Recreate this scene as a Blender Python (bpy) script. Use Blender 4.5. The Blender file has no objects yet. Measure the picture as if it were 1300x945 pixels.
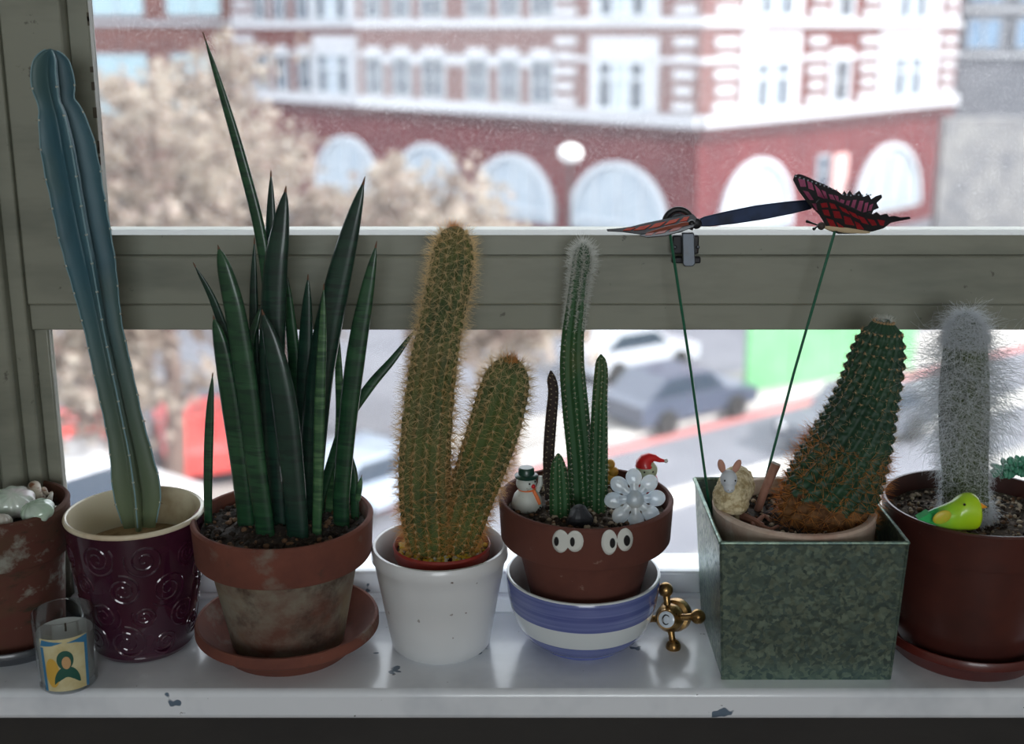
import bpy, bmesh, math, random
import numpy as np
from mathutils import Vector, Matrix, noise

# ------------------------------------------------------------------ camera, world, lights, exposure
SC = bpy.context.scene
COL = SC.collection
F, PX, PY = 1550.0, 650.0, 428.0            # focal length and principal point in pixels of the 1300 x 945 frame
TH = math.radians(14.05)                    # the camera looks down by this much
H = 0.47                                    # camera height above the sill
CT, ST = math.cos(TH), math.sin(TH)

cd = bpy.data.cameras.new('camera')
cd.sensor_fit = 'HORIZONTAL'; cd.sensor_width = 36.0
cd.lens = F * 36.0 / 1300.0
cd.shift_y = -(472.5 - PY) / 1300.0
cd.clip_start = 0.05; cd.clip_end = 400
cd.dof.use_dof = True
cd.dof.focus_distance = 0.93
cd.dof.aperture_fstop = 4.8
cam = bpy.data.objects.new('camera', cd); COL.objects.link(cam)
cam.location = (0, 0, H); cam.rotation_euler = (math.pi / 2 - TH, 0, 0)
SC.camera = cam

W = bpy.data.worlds.new('hazy_sky'); SC.world = W; W.use_nodes = True
bg = W.node_tree.nodes['Background']
bg.inputs[0].default_value = (0.86, 0.93, 1.0, 1); bg.inputs[1].default_value = 2.5

sl = bpy.data.lights.new('sun', 'SUN'); sl.energy = 5.2; sl.angle = math.radians(1.5); sl.color = (1.0, 0.96, 0.91)
so = bpy.data.objects.new('sun', sl); COL.objects.link(so)
so.rotation_euler = Vector((-0.80, 0.30, -0.62)).to_track_quat('-Z', 'Y').to_euler()

# added fill light with no real source, over three metres behind the camera
al = bpy.data.lights.new('added_room_fill', 'AREA'); al.shape = 'RECTANGLE'; al.size = 1.7; al.size_y = 1.2
al.energy = 37; al.color = (0.90, 0.96, 1.0)
ao = bpy.data.objects.new('added_room_fill', al); COL.objects.link(ao)
ao.location = (0.2, -3.28, 0.75); ao.rotation_euler = (math.radians(90), 0, 0)

SC.view_settings.view_transform = 'Standard'; SC.view_settings.look = 'None'
SC.view_settings.gamma = 1.0; SC.view_settings.use_curve_mapping = False
SC.view_settings.exposure = 0.3
SC.cycles.max_bounces = 8; SC.cycles.diffuse_bounces = 4; SC.cycles.transparent_max_bounces = 16
SC.cycles.sample_clamp_indirect = 6.0

# ------------------------------------------------------------------ measuring helpers
def ray(px, py):
    dx = (px - PX) / F; dv = (py - PY) / F
    return Vector((dx, CT - dv * ST, -ST - dv * CT))
def at(px, py, Y):                 # point at depth Y
    r = ray(px, py); k = Y / r.y
    return Vector((r.x * k, Y, H + r.z * k))
def atz(px, py, z):                # point at height z
    r = ray(px, py); k = (z - H) / r.z
    return Vector((r.x * k, r.y * k, z))
def mpp(Y, z):                     # metres per pixel there
    return (Y * CT + (H - z) * ST) / F

# ------------------------------------------------------------------ mesh helpers
rng = np.random.default_rng(7)
random.seed(7)

class MB:
    def __init__(s): s.v = []; s.f = []; s.m = []
    def add(s, v, f, m=0):
        n = len(s.v)
        s.v += [tuple(map(float, p)) for p in v]
        s.f += [tuple(int(i) + n for i in q) for q in f]
        s.m += [m] * len(f)
        return s
    def box(s, a, b, m=0):
        x0, y0, z0 = a; x1, y1, z1 = b
        return s.add([(x0,y0,z0),(x1,y0,z0),(x1,y1,z0),(x0,y1,z0),(x0,y0,z1),(x1,y0,z1),(x1,y1,z1),(x0,y1,z1)],
                     [(0,3,2,1),(4,5,6,7),(0,1,5,4),(1,2,6,5),(2,3,7,6),(3,0,4,7)], m)
    def hexa(s, p, m=0):           # 8 corners, bottom ring then top ring
        return s.add(p, [(0,3,2,1),(4,5,6,7),(0,1,5,4),(1,2,6,5),(2,3,7,6),(3,0,4,7)], m)
    def prism(s, poly, off, m=0):  # polygon (3d points) extruded by off
        n = len(poly); off = Vector(off)
        v = [Vector(p) for p in poly] + [Vector(p) + off for p in poly]
        return s.add(v, [tuple(range(n))[::-1], tuple(range(n, 2*n))] + [(i, (i+1) % n, n + (i+1) % n, n + i) for i in range(n)], m)
    def lathe(s, prof, c=(0,0,0), seg=64, m=0, wob=0.0):
        v = []; f = []; k = len(prof)
        for j in range(seg):
            a = 2 * math.pi * j / seg
            for (r, z) in prof:
                w = 1 + wob * math.sin(3 * a + z * 40)
                v.append((c[0] + r * w * math.cos(a), c[1] + r * w * math.sin(a), c[2] + z))
        for j in range(seg):
            for i in range(k - 1):
                q = (j*k + i, ((j+1) % seg)*k + i, ((j+1) % seg)*k + i + 1, j*k + i + 1)
                f.append(q)
        return s.add(v, f, m)
    def ball(s, c, r, seg=16, ring=10, m=0, rot=None):
        r = Vector((r, r, r)) if not hasattr(r, '__len__') else Vector(r)
        v = []; f = []
        for i in range(ring + 1):
            t = math.pi * i / ring
            for j in range(seg):
                a = 2 * math.pi * j / seg
                p = Vector((r.x*math.sin(t)*math.cos(a), r.y*math.sin(t)*math.sin(a), r.z*math.cos(t)))
                if rot is not None: p = rot @ p
                v.append(Vector(c) + p)
        for i in range(ring):
            for j in range(seg):
                f.append((i*seg + j, (i+1)*seg + j, (i+1)*seg + (j+1) % seg, i*seg + (j+1) % seg))
        return s.add(v, f, m)
    def tube(s, path, rad, seg=10, m=0, flat=1.0, ref=None, cap=True):
        v, f, _ = sweep(path, rad, seg, flat=flat, ref=ref, cap=cap)
        return s.add(v, f, m)
    def build(s, name, mats, parent=None, smooth=True, angle=40, loc=None):
        me = bpy.data.meshes.new(name)
        me.from_pydata(s.v, [], s.f)
        bm = bmesh.new(); bm.from_mesh(me)
        bmesh.ops.remove_doubles(bm, verts=bm.verts, dist=1e-7)
        bmesh.ops.recalc_face_normals(bm, faces=bm.faces)
        bm.to_mesh(me); bm.free()
        if not isinstance(mats, (list, tuple)): mats = [mats]
        for mt in mats: me.materials.append(mt)
        if len(mats) > 1 and len(me.polygons) == len(s.m):
            me.polygons.foreach_set('material_index', s.m)
        if smooth:
            me.shade_smooth(); me.set_sharp_from_angle(angle=math.radians(angle))
        return link(name, me, parent)

def link(name, me, parent=None):
    o = bpy.data.objects.new(name, me); COL.objects.link(o)
    if parent is not None:
        o.parent = parent
        if parent.type == 'EMPTY': o.location = -parent.location   # meshes are written in room coordinates
    return o

def sweep(path, rad, seg=10, flat=1.0, ref=None, cap=True, sec=None):
    P = np.array([tuple(p) for p in path], float); n = len(P)
    R = np.full(n, rad, float) if np.isscalar(rad) else np.array(rad, float)
    T = np.gradient(P, axis=0); T /= np.linalg.norm(T, axis=1)[:, None] + 1e-12
    a = np.array(ref if ref is not None else (0.0, 1.0, 0.0), float)
    N = np.zeros_like(P); B = np.zeros_like(P)
    for i in range(n):
        a = a - T[i] * a.dot(T[i])
        if np.linalg.norm(a) < 1e-6: a = np.array((1.0, 0, 0)) - T[i] * T[i][0]
        a /= np.linalg.norm(a)
        N[i] = a; B[i] = np.cross(T[i], a)
    ph = np.arange(seg) * 2 * math.pi / seg
    V = []
    for i in range(n):
        q = np.ones(seg) if sec is None else sec(ph, i)
        V.append(P[i] + R[i] * q[:, None] * (flat * np.cos(ph)[:, None] * N[i] + np.sin(ph)[:, None] * B[i]))
    V = np.concatenate(V)
    f = []
    for i in range(n - 1):
        for j in range(seg):
            f.append((i*seg + j, i*seg + (j+1) % seg, (i+1)*seg + (j+1) % seg, (i+1)*seg + j))
    if cap:
        f.append(tuple(range(seg))[::-1]); f.append(tuple((n-1)*seg + j for j in range(seg)))
    return V, f, (P, T, N, B, R)

def spline(pts, n):
    K = np.array(pts, float)
    K = np.vstack([2*K[0] - K[1], K, 2*K[-1] - K[-2]])
    m = len(K) - 3
    out = []
    for t in np.linspace(0, m - 1e-9, n):
        i = int(t); u = t - i
        p0, p1, p2, p3 = K[i], K[i+1], K[i+2], K[i+3]
        out.append(0.5 * (2*p1 + (p2-p0)*u + (2*p0 - 5*p1 + 4*p2 - p3)*u*u + (3*p1 - p0 - 3*p2 + p3)*u**3))
    return np.array(out)

def strands(P, r0, r1):            # P: n x k x 3 polylines -> thin three-sided tubes
    n, k, _ = P.shape
    T = np.gradient(P, axis=1); T /= np.linalg.norm(T, axis=2)[..., None] + 1e-12
    a = rng.normal(size=(n, 1, 3)); A = np.cross(T, np.broadcast_to(a, T.shape)); A /= np.linalg.norm(A, axis=2)[..., None] + 1e-12
    B = np.cross(T, A)
    r0 = np.broadcast_to(np.asarray(r0, float).reshape(-1, 1), (n, 1)); r1 = np.broadcast_to(np.asarray(r1, float).reshape(-1, 1), (n, 1))
    t = np.linspace(0, 1, k)[None, :]; R = (r0 * (1 - t) + r1 * t)[..., None]
    V = np.stack([P + R * (math.cos(x) * A + math.sin(x) * B) for x in (0, 2.0944, 4.18879)], axis=2)  # n k 3 3
    idx = np.arange(n * k * 3).reshape(n, k, 3)
    q = []
    for j in range(3):
        j2 = (j + 1) % 3
        q.append(np.stack([idx[:, :-1, j], idx[:, :-1, j2], idx[:, 1:, j2], idx[:, 1:, j]], axis=-1).reshape(-1, 4))
    return V.reshape(-1, 3), np.concatenate(q)

def raw(name, V, Fc, mat, parent, smooth=False):   # big arrays: no cleaning
    me = bpy.data.meshes.new(name)
    me.from_pydata(np.asarray(V).tolist(), [], np.asarray(Fc).tolist())
    me.materials.append(mat)
    if smooth: me.shade_smooth()
    return link(name, me, parent)

def thing(name, label, cat, loc, group=None):
    o = bpy.data.objects.new(name, None); COL.objects.link(o)
    o.location = loc; o.empty_display_size = 0.02
    o['label'] = label; o['category'] = cat
    if group: o['group'] = group
    return o
def tag(o, label, cat, group=None):
    o['label'] = label; o['category'] = cat
    if group: o['group'] = group
    return o
def struct(o): o['kind'] = 'structure'; return o
def stuff(o): o['kind'] = 'stuff'; return o

# ------------------------------------------------------------------ materials
def lin(c):
    r = []
    for x in c[:3]:
        x /= 255.0
        r.append(x / 12.92 if x <= 0.04045 else ((x + 0.055) / 1.055) ** 2.4)
    return (*r, 1.0)

MATS = {}
def mat(name, col, rough=0.6, metal=0.0, layers=(), bump=None, coat=0.0, spec=0.5, trans=0.0, sss=0.0, transl=None, emit=None, zgrad=None):
    """layers: (scale, detail, lo, hi, colour, (sx,sy,sz)) noise patches mixed over the base colour"""
    if name in MATS: return MATS[name]
    m = bpy.data.materials.new(name); m.use_nodes = True
    nt = m.node_tree; N = nt.nodes; L = nt.links
    b = N['Principled BSDF']; out = N['Material Output']
    tc = N.new('ShaderNodeTexCoord')
    cur = None
    base = lin(col)
    for (sc, det, lo, hi, c2, sv) in layers:
        mp = N.new('ShaderNodeMapping'); mp.inputs['Scale'].default_value = sv
        L.new(tc.outputs['Object'], mp.inputs['Vector'])
        nz = N.new('ShaderNodeTexNoise'); nz.inputs['Scale'].default_value = sc; nz.inputs['Detail'].default_value = det; nz.inputs['Roughness'].default_value = 0.65
        L.new(mp.outputs[0], nz.inputs['Vector'])
        mr = N.new('ShaderNodeMapRange'); mr.inputs['From Min'].default_value = lo; mr.inputs['From Max'].default_value = hi
        L.new(nz.outputs['Fac'], mr.inputs['Value'])
        mx = N.new('ShaderNodeMix'); mx.data_type = 'RGBA'
        L.new(mr.outputs[0], mx.inputs['Factor'])
        if cur is None: mx.inputs['A'].default_value = base
        else: L.new(cur, mx.inputs['A'])
        mx.inputs['B'].default_value = lin(c2)
        cur = mx.outputs['Result']
    if zgrad:                      # the thing's own colour changes along its height
        sp = N.new('ShaderNodeSeparateXYZ'); L.new(tc.outputs['Object'], sp.inputs[0])
        mr = N.new('ShaderNodeMapRange'); mr.inputs['From Min'].default_value = zgrad[0]; mr.inputs['From Max'].default_value = zgrad[1]
        L.new(sp.outputs[2], mr.inputs['Value'])
        mx = N.new('ShaderNodeMix'); mx.data_type = 'RGBA'; L.new(mr.outputs[0], mx.inputs['Factor'])
        mx.inputs['A'].default_value = lin(zgrad[2])
        if cur is None: mx.inputs['B'].default_value = base
        else: L.new(cur, mx.inputs['B'])
        cur = mx.outputs['Result']
    if cur is None: b.inputs['Base Color'].default_value = base
    else: L.new(cur, b.inputs['Base Color'])
    b.inputs['Roughness'].default_value = rough; b.inputs['Metallic'].default_value = metal
    b.inputs['Coat Weight'].default_value = coat; b.inputs['Coat Roughness'].default_value = 0.08
    b.inputs['Specular IOR Level'].default_value = spec
    b.inputs['Transmission Weight'].default_value = trans
    if sss:
        b.inputs['Subsurface Weight'].default_value = sss; b.inputs['Subsurface Radius'].default_value = (0.004, 0.004, 0.003)
        b.inputs['Subsurface Scale'].default_value = 1.0
    if emit:
        b.inputs['Emission Color'].default_value = lin(emit[0]); b.inputs['Emission Strength'].default_value = emit[1]
    if bump:
        nz = N.new('ShaderNodeTexNoise'); nz.inputs['Scale'].default_value = bump[0]; nz.inputs['Detail'].default_value = 6
        L.new(tc.outputs['Object'], nz.inputs['Vector'])
        bp = N.new('ShaderNodeBump'); bp.inputs['Strength'].default_value = bump[1]; bp.inputs['Distance'].default_value = bump[2]
        L.new(nz.outputs['Fac'], bp.inputs['Height']); L.new(bp.outputs[0], b.inputs['Normal'])
    if transl:
        tr = N.new('ShaderNodeBsdfTranslucent'); tr.inputs[0].default_value = lin(transl[0])
        ms = N.new('ShaderNodeMixShader'); ms.inputs[0].default_value = transl[1]
        L.new(b.outputs[0], ms.inputs[1]); L.new(tr.outputs[0], ms.inputs[2]); L.new(ms.outputs[0], out.inputs[0])
    MATS[name] = m
    return m
U = (1, 1, 1)

def glass_mat(name, dirt, tint=(1, 1, 1), specks=True):
    """window glass seen through, with a film of dust that catches the daylight"""
    m = bpy.data.materials.new(name); m.use_nodes = True
    nt = m.node_tree; N = nt.nodes; L = nt.links
    N.remove(N['Principled BSDF']); out = N['Material Output']
    tc = N.new('ShaderNodeTexCoord')
    tr = N.new('ShaderNodeBsdfTransparent'); tr.inputs[0].default_value = (*tint, 1)
    df = N.new('ShaderNodeBsdfTranslucent'); df.inputs[0].default_value = (0.9, 0.88, 0.86, 1)
    gl = N.new('ShaderNodeBsdfGlossy'); gl.inputs['Roughness'].default_value = 0.02
    fr = N.new('ShaderNodeFresnel'); fr.inputs[0].default_value = 1.3
    big = N.new('ShaderNodeTexNoise'); big.inputs['Scale'].default_value = 5; big.inputs['Detail'].default_value = 5
    L.new(tc.outputs['Object'], big.inputs['Vector'])
    mr = N.new('ShaderNodeMapRange'); mr.inputs['From Min'].default_value = 0.3; mr.inputs['From Max'].default_value = 0.75
    mr.inputs['To Min'].default_value = dirt * 0.6; mr.inputs['To Max'].default_value = dirt * 1.4
    L.new(big.outputs['Fac'], mr.inputs['Value'])
    fac = mr.outputs[0]
    if specks:
        vo = N.new('ShaderNodeTexNoise'); vo.inputs['Scale'].default_value = 700; vo.inputs['Detail'].default_value = 3
        L.new(tc.outputs['Object'], vo.inputs['Vector'])
        m2 = N.new('ShaderNodeMapRange'); m2.inputs['From Min'].default_value = 0.52; m2.inputs['From Max'].default_value = 0.8
        m2.inputs['To Min'].default_value = 0.0; m2.inputs['To Max'].default_value = 0.16
        L.new(vo.outputs['Fac'], m2.inputs['Value'])
        ad = N.new('ShaderNodeMath'); ad.operation = 'ADD'; ad.use_clamp = True
        L.new(fac, ad.inputs[0]); L.new(m2.outputs[0], ad.inputs[1]); fac = ad.outputs[0]
    a = N.new('ShaderNodeMixShader'); L.new(fac, a.inputs[0]); L.new(tr.outputs[0], a.inputs[1]); L.new(df.outputs[0], a.inputs[2])
    b = N.new('ShaderNodeMixShader'); L.new(fr.outputs[0], b.inputs[0]); L.new(a.outputs[0], b.inputs[1]); L.new(gl.outputs[0], b.inputs[2])
    L.new(b.outputs[0], out.inputs[0])
    return m

paint = mat('window_paint', (138, 139, 125), 0.45, layers=[(6, 4, 0.45, 0.7, (116, 118, 106), (1, 1, 4)), (60, 5, 0.66, 0.70, (92, 90, 80), U)], bump=(35, 0.15, 0.002), coat=0.15)
paint_sill = mat('sill_paint', (226, 230, 236), 0.24, layers=[(9, 4, 0.5, 0.75, (196, 202, 210), U), (26, 3, 0.69, 0.705, (95, 112, 130), (1, 1.4, 1)), (120, 4, 0.70, 0.72, (110, 112, 115), U)], bump=(30, 0.12, 0.002), coat=0.25)
wallm = mat('room_wall_paint', (205, 203, 196), 0.8, layers=[(3, 3, 0.4, 0.7, (196, 194, 188), U)])
dark_panel = mat('dark_panel_paint', (46, 44, 42), 0.6, layers=[(8, 4, 0.4, 0.7, (38, 36, 35), (1, 1, 3))])
floorm = mat('floor_boards', (120, 88, 60), 0.5, layers=[(4, 5, 0.4, 0.7, (95, 66, 44), (1, 12, 1))])
# ------------------------------------------------------------------ the room
struct(MB().box((-1.9, -3.5, -0.9), (1.9, 0.83, -0.85)).build('floor', floorm, smooth=False))
struct(MB().box((-1.9, -3.5, 1.75), (1.9, 1.05, 1.80)).build('ceiling', wallm, smooth=False))
struct(MB().box((-1.95, -3.5, -0.9), (-1.9, 1.05, 1.8)).build('wall_left', wallm, smooth=False))
struct(MB().box((1.9, -3.5, -0.9), (1.95, 1.05, 1.8)).build('wall_right', wallm, smooth=False))
struct(MB().box((-1.95, -3.55, -0.9), (1.95, -3.5, 1.8)).build('wall_back', wallm, smooth=False))
w = MB()
w.box((-1.9, 0.90, -0.85), (-0.60, 1.05, 1.75)); w.box((0.78, 0.90, -0.85), (1.9, 1.05, 1.75))
w.box((-0.60, 0.90, 1.30), (0.78, 1.05, 1.75))
struct(w.build('wall_front', wallm, smooth=False))
struct(MB().box((-1.9, 0.83, -0.85), (1.9, 1.05, -0.024)).build('wall_below_sill', dark_panel, smooth=False))

def rounded_box(a, b, r, name, m, parent, seg=2):
    o = MB().box(a, b).build(name, m, parent)
    md = o.modifiers.new('round', 'BEVEL'); md.width = r; md.segments = seg; md.limit_method = 'ANGLE'
    return o

sill = struct(rounded_box((-0.62, 0.806, -0.024), (0.80, 0.985, 0.0), 0.005, 'trim_1', paint_sill, None, 3))

win = bpy.data.objects.new('window_1', None); COL.objects.link(win); win.location = (0, 0.94, 0); win['kind'] = 'structure'
# left jamb built up of boards
rounded_box((-0.60, 0.905, 0.0), (-0.408, 0.985, 1.30), 0.003, 'jamb', paint, win)
rounded_box((-0.409, 0.918, 0.0), (-0.3905, 0.985, 1.30), 0.003, 'jamb_bead', paint, win)
rounded_box((-0.391, 0.928, 0.0), (-0.379, 0.956, 1.30), 0.0015, 'jamb_stop', paint, win)
rounded_box((0.70, 0.925, 0.0), (0.78, 0.985, 1.30), 0.003, 'jamb', paint, win)
rounded_box((-0.60, 0.925, 1.22), (0.78, 0.985, 1.30), 0.003, 'head_board', paint, win)
# upper casement: stile, bead, bottom rail with a sloped glazing strip
rounded_box((-0.3790, 0.932, 0.2625), (-0.3335, 0.960, 1.22), 0.0015, 'stile', paint, win)
rounded_box((-0.3335, 0.946, 0.300), (-0.3175, 0.9585, 1.22), 0.0012, 'glazing_bead', paint, win)
rounded_box((-0.3335, 0.932, 0.2625), (0.70, 0.970, 0.3010), 0.0015, 'casement_rail', paint, win)
MB().prism([(-0.3335, 0.9395, 0.3012), (-0.3335, 0.970, 0.3012), (-0.3335, 0.970, 0.3185), (-0.3335, 0.954, 0.3180), (-0.3335, 0.9400, 0.3165)], (1.0335, 0, 0)).build('glazing_strip', paint, win)
# lower light: transom, stile, bottom rail in three steps
rounded_box((-0.379, 0.9355, 0.2415), (0.70, 0.980, 0.2622), 0.0012, 'transom', paint, win)
rounded_box((-0.379, 0.9395, 0.0), (-0.3675, 0.950, 0.2415), 0.0015, 'lower_stile', paint, win)
rounded_box((-0.3675, 0.940, 0.0), (0.70, 0.980, 0.0325), 0.002, 'bottom_rail', paint_sill, win)
rounded_box((-0.3675, 0.930, 0.0), (0.70, 0.9405, 0.0145), 0.002, 'bottom_bead', paint_sill, win)
MB().box((-0.3175, 0.955, 0.316), (0.70, 0.9575, 1.22)).build('pane', glass_mat('dusty_upper_glass', 0.03), win, smooth=False)
MB().box((-0.3675, 0.9450, 0.031), (0.70, 0.9475, 0.243)).build('pane', glass_mat('dusty_lower_glass', 0.035, specks=False), win, smooth=False)
chip = mat('bare_wood_chips', (92, 84, 72), 0.9)
for k in range(26):           # flaked paint along the glazing edges
    r = random.random
    z = 0.33 + 0.34 * r(); hgt = 0.003 + 0.008 * r()
    MB().box((-0.3182 - 0.0016 * r(), 0.9452, z), (-0.3170, 0.9462, z + hgt)).build('paint_flake', chip, win, smooth=False)

# ------------------------------------------------------------------ the street outside
GZ = -9.5
brick = mat('red_brick', (94, 46, 44), 0.9, layers=[(1.5, 4, 0.4, 0.7, (80, 37, 37), U), (30, 2, 0.5, 0.7, (128, 70, 62), (1, 1, 3))])
red_stone = mat('painted_red_ground_storey', (100, 34, 40), 0.8, layers=[(0.8, 4, 0.4, 0.7, (86, 28, 36), U)])
dark_red = mat('dark_red_band', (72, 34, 40), 0.8, layers=[(1, 3, 0.4, 0.7, (86, 38, 44), U)])
white_stone = mat('white_stone', (186, 186, 190), 0.8, layers=[(1.2, 3, 0.4, 0.7, (180, 180, 184), U)])
frame_white = mat('white_window_frame', (196, 202, 208), 0.6)
pane_dark = mat('far_window_glass', (40, 52, 68), 0.25, layers=[(0.6, 3, 0.4, 0.7, (64, 78, 96), U)], spec=0.3)
pane_blind = mat('blind_behind_glass', (176, 186, 194), 0.3, layers=[(1, 3, 0.4, 0.7, (156, 168, 180), U)])
asphalt = mat('asphalt', (112, 113, 120), 0.85, layers=[(0.5, 5, 0.4, 0.7, (98, 99, 107), U)])
paving = mat('pale_paving', (160, 156, 152), 0.85, layers=[(0.7, 4, 0.4, 0.7, (142, 138, 134), U)])
kerbm = mat('kerb_stone', (186, 182, 176), 0.8, layers=[(2, 3, 0.4, 0.7, (206, 202, 198), U)])
redline = mat('red_route_line', (190, 122, 118), 0.8, layers=[(3, 3, 0.4, 0.7, (176, 106, 104), U)])

struct(MB().box((-120, 6, GZ - 0.3), (140, 160, GZ)).build('road', asphalt, smooth=False))
def ground_strip(name, pts, z0, z1, m):
    return struct(MB().prism([Vector((p.x, p.y, z0)) for p in pts], (0, 0, z1 - z0)).build(name, m, smooth=False))
g = lambda x, y: atz(x, y, GZ)
def along(a, b, t): return a + (b - a) * t
ka, kb = g(755, 583), g(1035, 512)
d = (kb - ka).normalized(); nrm = Vector((-d.y, d.x, 0))
A, B = ka - d * 30, ka + d * 90
ground_strip('road_red_line', [A, B, B + nrm * 0.35, A + nrm * 0.35], GZ, GZ + 0.012, redline)
ground_strip('kerb', [A + nrm * 0.6, B + nrm * 0.6, B + nrm * 1.0, A + nrm * 1.0], GZ, GZ + 0.16, kerbm)
ground_strip('pavement', [A + nrm * 1.0, B + nrm * 1.0, B + nrm * 3.2, A + nrm * 3.2], GZ, GZ + 0.14, paving)
ground_strip('road_white_line', [A - nrm * 3.4, B - nrm * 3.4, B - nrm * 2.6, A - nrm * 2.6], GZ, GZ + 0.012, kerbm)
ground_strip('pavement_near', [A - nrm * 5.6, B - nrm * 5.6, B - nrm * 14, A - nrm * 14], GZ, GZ + 0.12, paving)

# corner building: two faces meeting at a right angle towards the camera
CY = 51.0
C0 = at(888, 150, CY); C0 = Vector((C0.x, CY, 0))
UL = Vector((-0.707, 0.707, 0)); UR = Vector((0.690, 0.724, 0)).normalized()
NL = Vector((-0.707, -0.707, 0)); NR = Vector((UR.y, -UR.x, 0))
def s_of(px, u):
    k = (px - PX) / F; c0 = 2.6 * ST
    return (k * (C0.y * CT + c0) - C0.x) / (u.x - k * u.y * CT)
def z_of(px, py, u):
    return at(px, py, C0.y + s_of(px, u) * u.y).z
def face_hexa(mb, u, n, s0, s1, z0, z1, d0, d1, m=0):
    def p(s, dd, z): q = C0 + u * s + n * dd; return (q.x, q.y, z)
    return mb.hexa([p(s0,d0,z0), p(s1,d0,z0), p(s1,d1,z0), p(s0,d1,z0), p(s0,d0,z1), p(s1,d0,z1), p(s1,d1,z1), p(s0,d1,z1)], m)

bld = thing('corner_building', 'red brick corner building with white stone bands and arched ground floor windows', 'building', (C0.x, C0.y, GZ))
LS, RS = s_of(300, UL), s_of(1212, UR)
ZB0, ZB1 = z_of(888, 163, UL), z_of(888, 146, UL)         # white band over the ground storey
ZT = 10.5
pl = [C0, C0 + UR * RS, C0 + UR * RS + UL * LS, C0 + UL * LS]
MB().prism([Vector((p.x, p.y, ZB0)) for p in pl], (0, 0, ZT - ZB0)).build('brick_wall', brick, bld, smooth=False)
MB().prism([Vector((p.x, p.y, GZ)) for p in pl], (0, 0, ZB0 - GZ)).build('ground_storey_wall', red_stone, bld, smooth=False)
cen = C0 + UR * RS / 2 + UL * LS / 2
MB().prism([Vector(((p.x - cen.x) * 1.03 + cen.x, (p.y - cen.y) * 1.03 + cen.y, ZT)) for p in pl], (0, 0, 0.6)).build('roof_slab', white_stone, bld, smooth=False)
ROW = z_of(608, 22, UL) - z_of(608, 128, UL)
WZ0, WZ1 = z_of(608, 128, UL), z_of(608, 74, UL)
QC = {}
def quoin(u, n, sc, w, z0, z1):
    key = (round(w, 2), round(z1 - z0, 2), u.x > 0)
    if key not in QC:
        me_o = face_hexa(MB(), u, n, -w/2, w/2, 0, z1 - z0, -0.05, 0.10)
        me_o.v = [(v[0] - C0.x, v[1] - C0.y, v[2]) for v in me_o.v]
        o = me_o.build('quoin_stone', white_stone, bld, smooth=False); QC[key] = o.data
    else:
        o = bpy.data.objects.new('quoin_stone', QC[key]); COL.objects.link(o); o.parent = bld
    q = C0 + u * sc
    o.location = Vector((q.x, q.y, z0)) - bld.location
def far_window(u, n, s0, s1, z0, z1, bars=1, hbars=(0.5,), pm=None, fw=0.075, par=None):
    p = par or bld
    fr = MB()
    face_hexa(fr, u, n, s0, s1, z0, z0 + fw, 0, 0.14); face_hexa(fr, u, n, s0, s1, z1 - fw, z1, 0, 0.14)
    face_hexa(fr, u, n, s0, s0 + fw, z0, z1, 0, 0.14); face_hexa(fr, u, n, s1 - fw, s1, z0, z1, 0, 0.14)
    for k in range(bars):
        c = s0 + (s1 - s0) * (k + 1) / (bars + 1); face_hexa(fr, u, n, c - fw/3, c + fw/3, z0, z1, 0, 0.10)
    for t in hbars:
        c = z0 + (z1 - z0) * t; face_hexa(fr, u, n, s0, s1, c - fw/3, c + fw/3, 0, 0.10)
    o = fr.build('window_frame', frame_white, p, smooth=False)
    face_hexa(MB(), u, n, s0 + fw, s1 - fw, z0 + fw, z1 - fw, 0.02, 0.05).build('pane', pm or pane_dark, o, smooth=False)
    return o
for (u, n, S) in ((UL, NL, LS), (UR, NR, RS)):
    for k in range(-0, 4):
        z0 = ZB0 + ROW * k
        face_hexa(MB(), u, n, -0.05, S, z0 + (0.0 if k == 0 else 0.15), z0 + (ZB1 - ZB0), 0, 0.35 if k == 0 else 0.16).build('white_band', white_stone, bld, smooth=False)
        if k: face_hexa(MB(), u, n, -0.02, S, z0 - 1.32, z0 - 1.10, 0, 0.12).build('string_course', white_stone, bld, smooth=False)
    face_hexa(MB(), u, n, -0.05, S, ZB0 - 0.55, ZB0, 0, 0.16).build('dark_band', dark_red, bld, smooth=False)
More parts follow.
